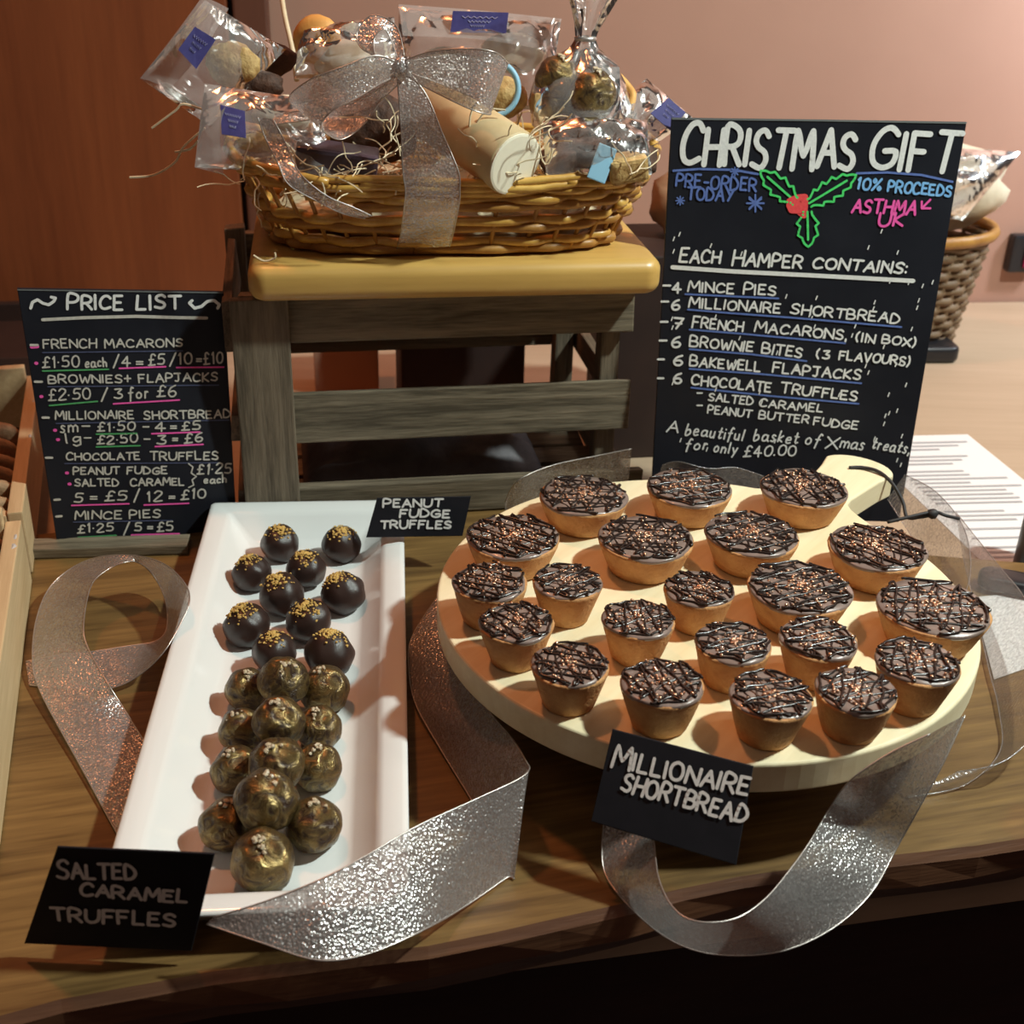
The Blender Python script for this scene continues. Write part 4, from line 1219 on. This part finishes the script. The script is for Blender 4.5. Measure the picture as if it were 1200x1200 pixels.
def bag(label, corners, thick, lab, seed, m=M_film, header=None):
    q = bmesh.new(); pillow(q, [pt(*c) for c in corners], thick, seed=seed)
    root = link('cellophane_bag', q, m, None, smooth=True)
    tag(root, label, 'bag', None)
    if lab:
        c = [pt(*p) for p in lab]
        n = (c[1] - c[0]).cross(c[3] - c[0]).normalized()
        if n.y > 0: n = -n
        q = bmesh.new()
        f = [q.verts.new(p + n * 0.001) for p in c]; b_ = [q.verts.new(p) for p in c]
        q.faces.new(f); q.faces.new(b_[::-1])
        for k in range(4): q.faces.new((f[k], f[(k + 1) % 4], b_[(k + 1) % 4], b_[k]))
        lo = link('paper_label', q, M_lab, root); lo['label'] = 'small indigo paper label'
        q = bmesh.new()
        for r_, (u0, u1) in enumerate([(0.18, 0.82), (0.30, 0.70), (0.35, 0.6)]):
            v = 0.28 + r_ * 0.2
            P = []
            for k in range(13):
                u = u0 + (u1 - u0) * k / 12
                vv = v + (0.045 if k % 2 else -0.045)
                P.append(c[0].lerp(c[1], u).lerp(c[3].lerp(c[2], u), vv) + n * 0.0013)
            tube(q, P, 0.00028, 4)
        link('label_print', q, M_labink, lo)
    if header:
        q = bmesh.new()
        strip(q, [(pt(*a), pt(*b)) for a, b in header], 4, 3, 0.002, seed)
        link('folded_header', q, M_filmh, root, smooth=True)
    return root
def lump(name, c, r, m, label, cat, sc=(1, 1, 1), amp=0.2, fr=2.2, seed=0, group=None, rot=None):
    q = bmesh.new(); blob(q, (0, 0, 0), r, 3, amp, fr, seed, sc)
    o = link(name, q, m, None, c, smooth=True, rot=rot)
    return tag(o, label, cat, group)

bag('clear bag leaning out at the upper left of the hamper, indigo label near its fold', [(164, 92, .945), (240, 0, .965), (335, 58, 1.0), (246, 148, .955)], 0.024,
    [(228.5, 31.5, .945), (253, 46.5, .945), (230, 81, .938), (209, 58.5, .938)], 1, header=[((164, 92, .945), (200, 104, .94)), ((205, 40, .95), (236, 62, .945)), ((237, -4, .96), (268, 10, .96))])
lump('flapjack', pt(272, 75, .975), 0.017, M_flap, 'yellow-brown flapjack piece inside the upper left bag', 'flapjack', (1.2, 0.5, 0.9), seed=1)
lump('brownie', pt(300, 100, .985), 0.016, M_brownie, 'dark brownie piece at the lower right of the upper left bag', 'brownie', (1.3, 0.5, 0.7), seed=2)
lump('brownie', pt(312, 70, 1.01), 0.018, M_brownie, 'dark brownie piece behind the upper left bag', 'brownie', (1.3, 0.5, 0.8), seed=12)
bag('clear bag lying at the left of the hamper above the rim, with an indigo label', [(228, 196, .905), (240, 98, .925), (372, 118, .945), (392, 206, .915)], 0.026,
    [(258.5, 123, .912), (287, 130.5, .912), (288.5, 162, .904), (260, 157.5, .904)], 2, header=[((228, 196, .90), (262, 204, .90)), ((234, 145, .908), (258, 150, .904)), ((240, 98, .92), (272, 104, .918))])
lump('meringue', pt(330, 135, .945), 0.017, M_mer, 'pinkish cream meringue in the left lying bag', 'meringue', (1.3, 0.5, 0.8), seed=3)
lump('meringue', pt(300, 170, .93), 0.012, M_flap, 'tan biscuit piece low in the left lying bag', 'biscuit', (1.3, 0.5, 0.7), seed=4)
q = bmesh.new(); box(q, (-0.030, -0.010, -0.011), (0.030, 0.010, 0.011), 0.003)
tag(link('chocolate_pack', q, M_purple, None, pt(395, 188, .925), rot=(R(15), R(8), R(6))), 'dark plum wrapped chocolate pack behind the left rim', 'pack')
lump('brownie', pt(438, 150, .99), 0.030, M_brownie, 'big dark brownie slab in the gap under the bow', 'brownie', (1.2, 0.5, 0.9), seed=6)
lump('round_biscuit', pt(372, 47, 1.0), 0.0185, M_orange, 'round orange-tan biscuit behind the left bow loop', 'biscuit', (1, 0.5, 1), 0.05, seed=7)
bag('crumpled clear bag above the left bow loop', [(345, 92, .985), (352, 30, 1.0), (462, 20, 1.0), (465, 90, .985)], 0.03, None, 3, M_filmh)
lump('meringue', pt(405, 75, 1.0), 0.022, M_mer, 'cream meringue seen through the bag above the left bow loop', 'meringue', (1.1, 0.6, 0.8), seed=8)
bag('large flat clear bag standing at the back of the hamper, indigo label on top', [(467, 118, 1.0), (467, 8, 1.03), (657, 26, 1.03), (642, 130, 1.0)], 0.028,
    [(530.7, 13, 1.018), (596, 15, 1.018), (593, 39, 1.014), (528, 38, 1.014)], 4, header=[((467, 5, 1.028), (472, 42, 1.012)), ((560, 12, 1.028), (560, 46, 1.012)), ((658, 22, 1.028), (650, 60, 1.012))])
lump('meringue', pt(600, 62, 1.025), 0.020, M_mer, 'cream meringue at the right of the back bag', 'meringue', (1.2, 0.5, 0.8), seed=9)
lump('meringue', pt(520, 90, 1.025), 0.024, M_mer, 'cream meringue low in the back bag', 'meringue', (1.3, 0.5, 0.9), seed=10)
lump('brownie', pt(625, 45, 1.06), 0.012, M_brownie, 'small brownie corner at the top of the back bag', 'brownie', (1.2, 0.6, 0.8), seed=13)
# pale blue ring and the cream tube
q = bmesh.new()
c0 = pt(578, 104, .955)
tube(q, [(c0.x + 0.0185 * math.cos(t), c0.y + 0.004 * math.sin(t), c0.z + 0.0185 * math.sin(t)) for t in [2 * PI * k / 40 for k in range(40)]], 0.0022, 8, closed=True)
ring = tag(link('gift_ring', q, M_blue, None, smooth=True), 'pale blue ring behind the right bow loop', 'ring')
lump('flapjack', pt(588, 115, .975), 0.016, M_flap, 'golden flapjack behind the pale blue ring', 'flapjack', (1.2, .6, 1), seed=14)
p0, p1 = pt(508, 128, .965), pt(603, 192, .895)
d = (p1 - p0)
q = bmesh.new()
L_ = d.length
lathe(q, [(0.0225, 0), (0.0235, 0.001), (0.0235, L_ - 0.001), (0.0228, L_)], 40)
tb = empty('card_tube', p0, 'cream card tube lying in the hamper with its round end facing out', 'tube')
tb.rotation_euler = d.to_track_quat('Z', 'Y').to_euler()
link('tube_body', q, M_tube, tb, smooth=True)
q = bmesh.new(); lathe(q, [(0.0226, L_ - 0.001), (0.0226, L_ + 0.0012), (0.021, L_ + 0.0016)], 40)
link('tube_cap', q, M_tubeend, tb)
# truffle bag with gathered neck
tbag = empty('truffle_bag', pt(680, 140, .97), 'clear gathered bag of gold truffles with a twisted neck, right of the bow', 'bag')
inv = tbag.matrix_basis.to_translation()
q = bmesh.new()
n = 26
prof = []
axis = [(690, -30, .99, .026), (694, -4, .985, .016), (690, 22, .98, .010), (686, 45, .978, .006), (684, 58, .975, .010), (682, 75, .972, .024), (680, 98, .968, .034), (678, 122, .966, .038), (676, 145, .964, .036), (676, 162, .962, .024)]
rings = []
for k, (x, y, Y, r_) in enumerate(axis):
    c = pt(x, y, Y) - inv
    ring_ = []
    for i in range(n):
        a = 2 * PI * i / n
        pl = 1 + (0.28 * math.sin(a * 7 + k) if k < 6 else 0.06 * math.sin(a * 5 + k))
        ring_.append(q.verts.new(c + Vector((math.cos(a) * r_ * pl, math.sin(a) * r_ * 0.75 * pl, 0))))
    rings.append(ring_)
for A, B in zip(rings, rings[1:]):
    for k in range(n): q.faces.new((A[k], A[(k + 1) % n], B[(k + 1) % n], B[k]))
q.faces.new(rings[-1])
link('bag_film', q, M_film, tbag, smooth=True)
q = bmesh.new(); c = pt(686, 45, .978) - inv
tube(q, [c + Vector((0.0068 * math.cos(2 * PI * k / 20), 0.006 * math.sin(2 * PI * k / 20), 0)) for k in range(20)], 0.0018, 6, closed=True)
link('neck_tie', q, M_thread, tbag, smooth=True)
for i, (x, y, Y, r_, lb) in enumerate([(653, 92, .965, .0165, 'gold truffle at the upper left inside the gathered bag'), (694, 112, .955, .0190, 'largest gold truffle at the front of the gathered bag'), (650, 132, .965, .0165, 'gold truffle low at the left inside the gathered bag'), (692, 80, .985, .0150, 'gold truffle at the back under the bag neck')]):
    t_ = copy_tree([o for o in bpy.data.objects if o.name.startswith('truffle') and o.get('label', '').startswith('gold truffle at the far left')][0])
    t_.location = pt(x, y, Y); t_.scale = (r_,) * 3
    tag(t_, lb, 'truffle', 'gold truffles in the gathered bag')
# brownie bag
bag('clear bag of dark brownie bites at the right front of the hamper', [(640, 208, .905), (636, 142, .935), (758, 140, .945), (764, 205, .92)], 0.040, None, 6)
rs = random.Random(4)
for i, (x, y, Y, lb) in enumerate([(655, 190, .93, 'brownie bite at the left of the clear bag'), (690, 178, .93, 'brownie bite in the centre of the clear bag'), (725, 165, .945, 'brownie bite at the upper right of the clear bag'), (745, 188, .94, 'brownie bite at the lower right of the clear bag'), (672, 158, .945, 'brownie bite on top at the left of the clear bag'), (712, 195, .93, 'brownie bite low in the middle of the clear bag')]):
    q = bmesh.new(); box(q, (-.0125, -.011, -.009), (.0125, .011, .009), 0.003, None, 0.002, rs)
    bmesh.ops.subdivide_edges(q, edges=q.edges[:], cuts=2, use_grid_fill=True)
    for v in q.verts: v.co *= 1 + 0.10 * mnoise.noise(v.co * 260 + Vector((i, 0, 0)))
    tag(link('brownie_bite', q, M_brownie, None, pt(x, y, Y), smooth=True, rot=(rs.uniform(-.5, .5), rs.uniform(-.5, .5), rs.uniform(-1, 1))), lb, 'brownie', 'brownie bites in the clear bag')
q = bmesh.new(); box(q, (-.007, -.001, -.014), (.007, .001, .012), 0.0008)
tag(link('gift_tag', q, M_blue, None, pt(706, 190, .908), rot=(R(-20), R(20), 0)), 'small pale blue paper scrap at the front of the brownie bag', 'tag')
q = bmesh.new(); box(q, (-.014, -.01, -.009), (.014, .01, .009), 0.003)
tag(link('fudge_piece', q, M_flap, None, pt(735, 196, .918), rot=(R(10), R(-10), R(10))), 'golden fudge piece at the right of the brownie bag', 'fudge')
bag('clear bag at the right end of the hamper with a dark label', [(718, 205, .97), (722, 120, .985), (758, 92, .995), (812, 138, .985)], 0.030,
    [(783, 115, .972), (803, 132, .972), (785, 153, .965), (762, 133, .965)], 7, M_filmh)
q = bmesh.new(); tube(q, catmull([pt(718, 82, .99), pt(735, 100, .985), pt(742, 112, .98), pt(738, 130, .975)], 5), 0.0028, 8)
tag(link('candy_stick', q, M_orange, None, smooth=True), 'orange-brown sweet stick right of the gathered bag', 'stick')
q = bmesh.new(); tube(q, catmull([pt(329, -12, 1.07), pt(334, 20, 1.05), pt(343, 60, 1.03), pt(348, 95, 1.02)], 5), 0.0020, 8)
tag(link('cane_stick', q, M_straw, None, smooth=True), 'thin pale cane rising behind the left bow loop', 'stick')

# ---- bow
bow = empty('bow', pt(470, 80, .885), 'wide silver glitter bow tied round the hamper with a band down its front', 'bow')
binv = bow.location.copy()
def bowstrip(name, L, seed):
    S = [(pt(*a) - binv, pt(*b) - binv) for a, b in L]
    q = bmesh.new(); A, B = strip(q, S, 7, 6, 0.0012, seed)
    o = link(name, q, M_rib, bow, smooth=True)
    q = bmesh.new(); tube(q, A, 0.00045, 5); tube(q, B, 0.00045, 5)
    link('edge_thread', q, M_thread, o, smooth=True)
bowstrip('front_band', [((464, 78, .885), (476, 80, .885)), ((466, 98, .884), (500, 112, .884)), ((470, 150, .880), (518, 155, .880)), ((472, 200, .874), (537, 200, .874)), ((475, 222, .8735), (539, 222, .8735)), ((474, 240, .876), (538, 240, .876)), ((470, 270, .893), (532, 270, .895)), ((465, 291, .905), (527, 289, .907))], 1)
bowstrip('left_loop', [((467, 74, .883), (468, 88, .883)), ((440, 65, .872), (446, 98, .876)), ((402, 78, .862), (416, 116, .866)), ((366, 92, .862), (392, 128, .862)), ((341, 110, .880), (376, 146, .866)), ((342, 122, .90), (384, 158, .872)), ((362, 120, .92), (402, 163, .882)), ((400, 104, .925), (426, 146, .892)), ((440, 84, .905), (450, 112, .895)), ((468, 75, .89), (468, 86, .89))], 2)
bowstrip('upper_loop', [((465, 70, .888), (472, 80, .888)), ((428, 60, .895), (444, 72, .885)), ((418, 40, .905), (438, 48, .895)), ((436, 18, .91), (449, 34, .90)), ((464, 30, .905), (458, 46, .90)), ((474, 66, .89), (468, 76, .89))], 3)
bowstrip('right_loop', [((471, 72, .883), (472, 86, .883)), ((507, 60, .872), (498, 102, .876)), ((552, 57, .864), (538, 122, .864)), ((582, 62, .868), (560, 131, .862)), ((595, 74, .885), (575, 134, .872)), ((590, 72, .91), (568, 122, .895)), ((545, 64, .915), (540, 108, .905)), ((500, 68, .90), (500, 92, .90)), ((473, 74, .89), (473, 84, .89))], 4)
bowstrip('tail', [((470, 84, .884), (478, 88, .884)), ((420, 118, .90), (430, 128, .90)), ((360, 128, .91), (366, 140, .905)), ((322, 134, .905), (318, 146, .895))], 5)
bowstrip('tail', [((302, 137, .885), (320, 140, .885)), ((311, 162, .882), (332, 162, .882)), ((326, 192, .872), (345, 192, .872)), ((338, 216, .864), (358, 210, .864)), ((368, 234, .864), (384, 230, .863)), ((401, 250, .868), (412, 242, .866)), ((428, 256, .872), (436, 253, .872))], 6)
q = bmesh.new(); blob(q, (0, -0.002, 0), 0.0075, 3, 0.25, 3, 2, (0.7, 0.7, 1.1))
link('knot', q, M_rib, bow, smooth=True)

# ------------------------------------------------------------------ things behind
# dark box behind the crate and carton seen through the slats
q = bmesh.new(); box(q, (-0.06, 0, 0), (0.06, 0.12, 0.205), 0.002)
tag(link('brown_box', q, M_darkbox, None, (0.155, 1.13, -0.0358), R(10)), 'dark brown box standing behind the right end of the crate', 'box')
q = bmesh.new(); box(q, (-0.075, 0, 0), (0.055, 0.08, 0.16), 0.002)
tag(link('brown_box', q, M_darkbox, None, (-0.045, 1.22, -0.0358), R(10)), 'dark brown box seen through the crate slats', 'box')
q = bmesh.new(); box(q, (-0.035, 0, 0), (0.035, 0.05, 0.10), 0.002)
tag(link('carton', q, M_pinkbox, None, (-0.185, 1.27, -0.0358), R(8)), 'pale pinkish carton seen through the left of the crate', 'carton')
lump('paper_bag', Vector((0.165, 1.20, 0.2)), 0.045, M_tanbag, 'crumpled tan paper bag right of the hamper behind the chalkboard', 'bag', (0.9, 0.6, 0.85), 0.3, 2.5, 3)
# second hamper, blurred behind the chalkboard
h2 = empty('hamper_basket', (0.47, 1.50, -0.0355), 'brown wicker hamper half hidden behind the right edge of the chalkboard', 'basket', rz=R(8))
h2.scale = (1, 1, 1.22)
q = bmesh.new()
for k in range(30):
    a = 2 * PI * k / 30
    tube(q, [((0.075 + .025 * t) * math.cos(a), (0.055 + .02 * t) * math.sin(a), t * 0.115) for t in (0, .33, .66, 1)], 0.003, 5)
for lev in range(13):
    z = 0.004 + lev * 0.009
    t = z / 0.115
    tube(q, [((0.075 + .025 * t + 0.003 * math.sin(15 * a + lev * PI)) * math.cos(a), (0.055 + .02 * t + 0.003 * math.sin(15 * a + lev * PI)) * math.sin(a), z) for a in [2 * PI * k / 90 for k in range(90)]], 0.0042, 5, closed=True)
link('wicker_body', q, M_hamper2, h2, smooth=True)
q = bmesh.new()
tube(q, [(0.106 * math.cos(a), 0.081 * math.sin(a), 0.12) for a in [2 * PI * k / 60 for k in range(60)]], 0.006, 6, closed=True)
link('wicker_rim', q, M_wickdk, h2, smooth=True)
bag('crumpled clear wrap fanning out of the far hamper at the right', [(1060, 250, 1.44), (1062, 170, 1.46), (1196, 178, 1.47), (1128, 258, 1.43)], 0.05, None, 9, M_filmh)
lump('gift_parcel', ony(1105, 218, 1.50), 0.060, M_mer, 'cream and pink parcel in the far hamper behind the chalkboard', 'parcel', (1.2, .7, .8), 0.3, 2.5, 2)
# far wall fittings
q = bmesh.new(); box(q, (-0.022, -0.018, -0.026), (0.022, 0, 0.026), 0.004)
so = empty('wall_socket', ony(1196, 294, 1.688), 'dark wall fitting with a magenta face at the right edge', 'socket', rz=YAW)
link('fitting_body', q, M_black, so)
q = bmesh.new(); box(q, (-0.004, -0.022, -0.018), (0.020, -0.0182, 0.018), 0.002)
link('fitting_face', q, M_pinkred, so)
q = bmesh.new(); lathe(q, [(0.009, 0), (0.009, 0.016), (0.006, 0.018)], 20)
tag(link('wall_hook', q, M_darkbox, None, ony(1145, 283, 1.679), rot=(PI / 2, 0, YAW)), 'small dark round hook on the wall beside the far hamper', 'hook')
# black wallet-like object
P = onz(1098, 428, -0.036)
q = bmesh.new(); plate_prism(q, rounded_rect(0.075, 0.045, 0.012), 0, 0.020, 0.005, 3)
tag(link('black_case', q, M_black, None, (P.x - 0.045, P.y, -0.0355), R(5), True), 'black rounded case on the counter right of the chalkboard', 'case')
# paper sheets
def sheet(label, c, prints, z=-0.0355):
    C = [onz(x, y, z) for x, y in c]
    root = empty('paper_sheet', C[0], label, 'paper')
    q = bmesh.new()
    top = [q.verts.new(p - C[0]) for p in C]; bot = [q.verts.new(p - C[0] - Vector((0, 0, .0004))) for p in C]
    q.faces.new(top); q.faces.new(bot[::-1])
    for k in range(4): q.faces.new((top[k], bot[k], bot[(k + 1) % 4], top[(k + 1) % 4]))
    bmesh.ops.recalc_face_normals(q, faces=q.faces[:])
    link('sheet', q, M_paper, root)
    if prints:
        q = bmesh.new()
        for (u0, v0, u1, v1) in prints:
            f = []
            for u, v in ((u0, v0), (u1, v0), (u1, v1), (u0, v1)):
                f.append(q.verts.new(C[0].lerp(C[1], u).lerp(C[3].lerp(C[2], u), v) - C[0] + Vector((0, 0, .0005))))
            q.faces.new(f)
        link('printed_lines', q, M_print, root)
rs = random.Random(8)
pr = []
v = 0.06
while v < 0.95:
    if rs.random() < 0.75:
        pr.append((0.10, v, rs.uniform(0.5, 0.93), v + 0.012))
    v += 0.030
sheet('white printed sheet lying on the counter right of the chalkboard', [(1000, 512), (1134, 509), (1330, 668), (1165, 672)], pr)
sheet('pale sheet under the sheer ribbon right of the round board', [(1140, 700), (1240, 690), (1240, 770), (1165, 796)], None, 0.001)
P = onz(1175, 690, 0.004)
q = bmesh.new(); plate_prism(q, rounded_rect(0.070, 0.024, 0.010), 0, 0.012, 0.004, 3)
tag(link('black_pouch', q, M_black, None, (P.x - 0.02, P.y, 0.002), R(-20), True), 'small glossy black pouch under the ribbon at the right edge', 'pouch')
q = bmesh.new(); lathe(q, [(0.017, 0), (0.018, 0.002), (0.018, 0.075), (0.014, 0.080), (0.014, 0.095)], 32)
tag(link('black_bottle', q, M_black, None, onz(1212, 668, -0.0355), smooth=True), 'dark bottle cut off by the right edge of the picture', 'bottle')
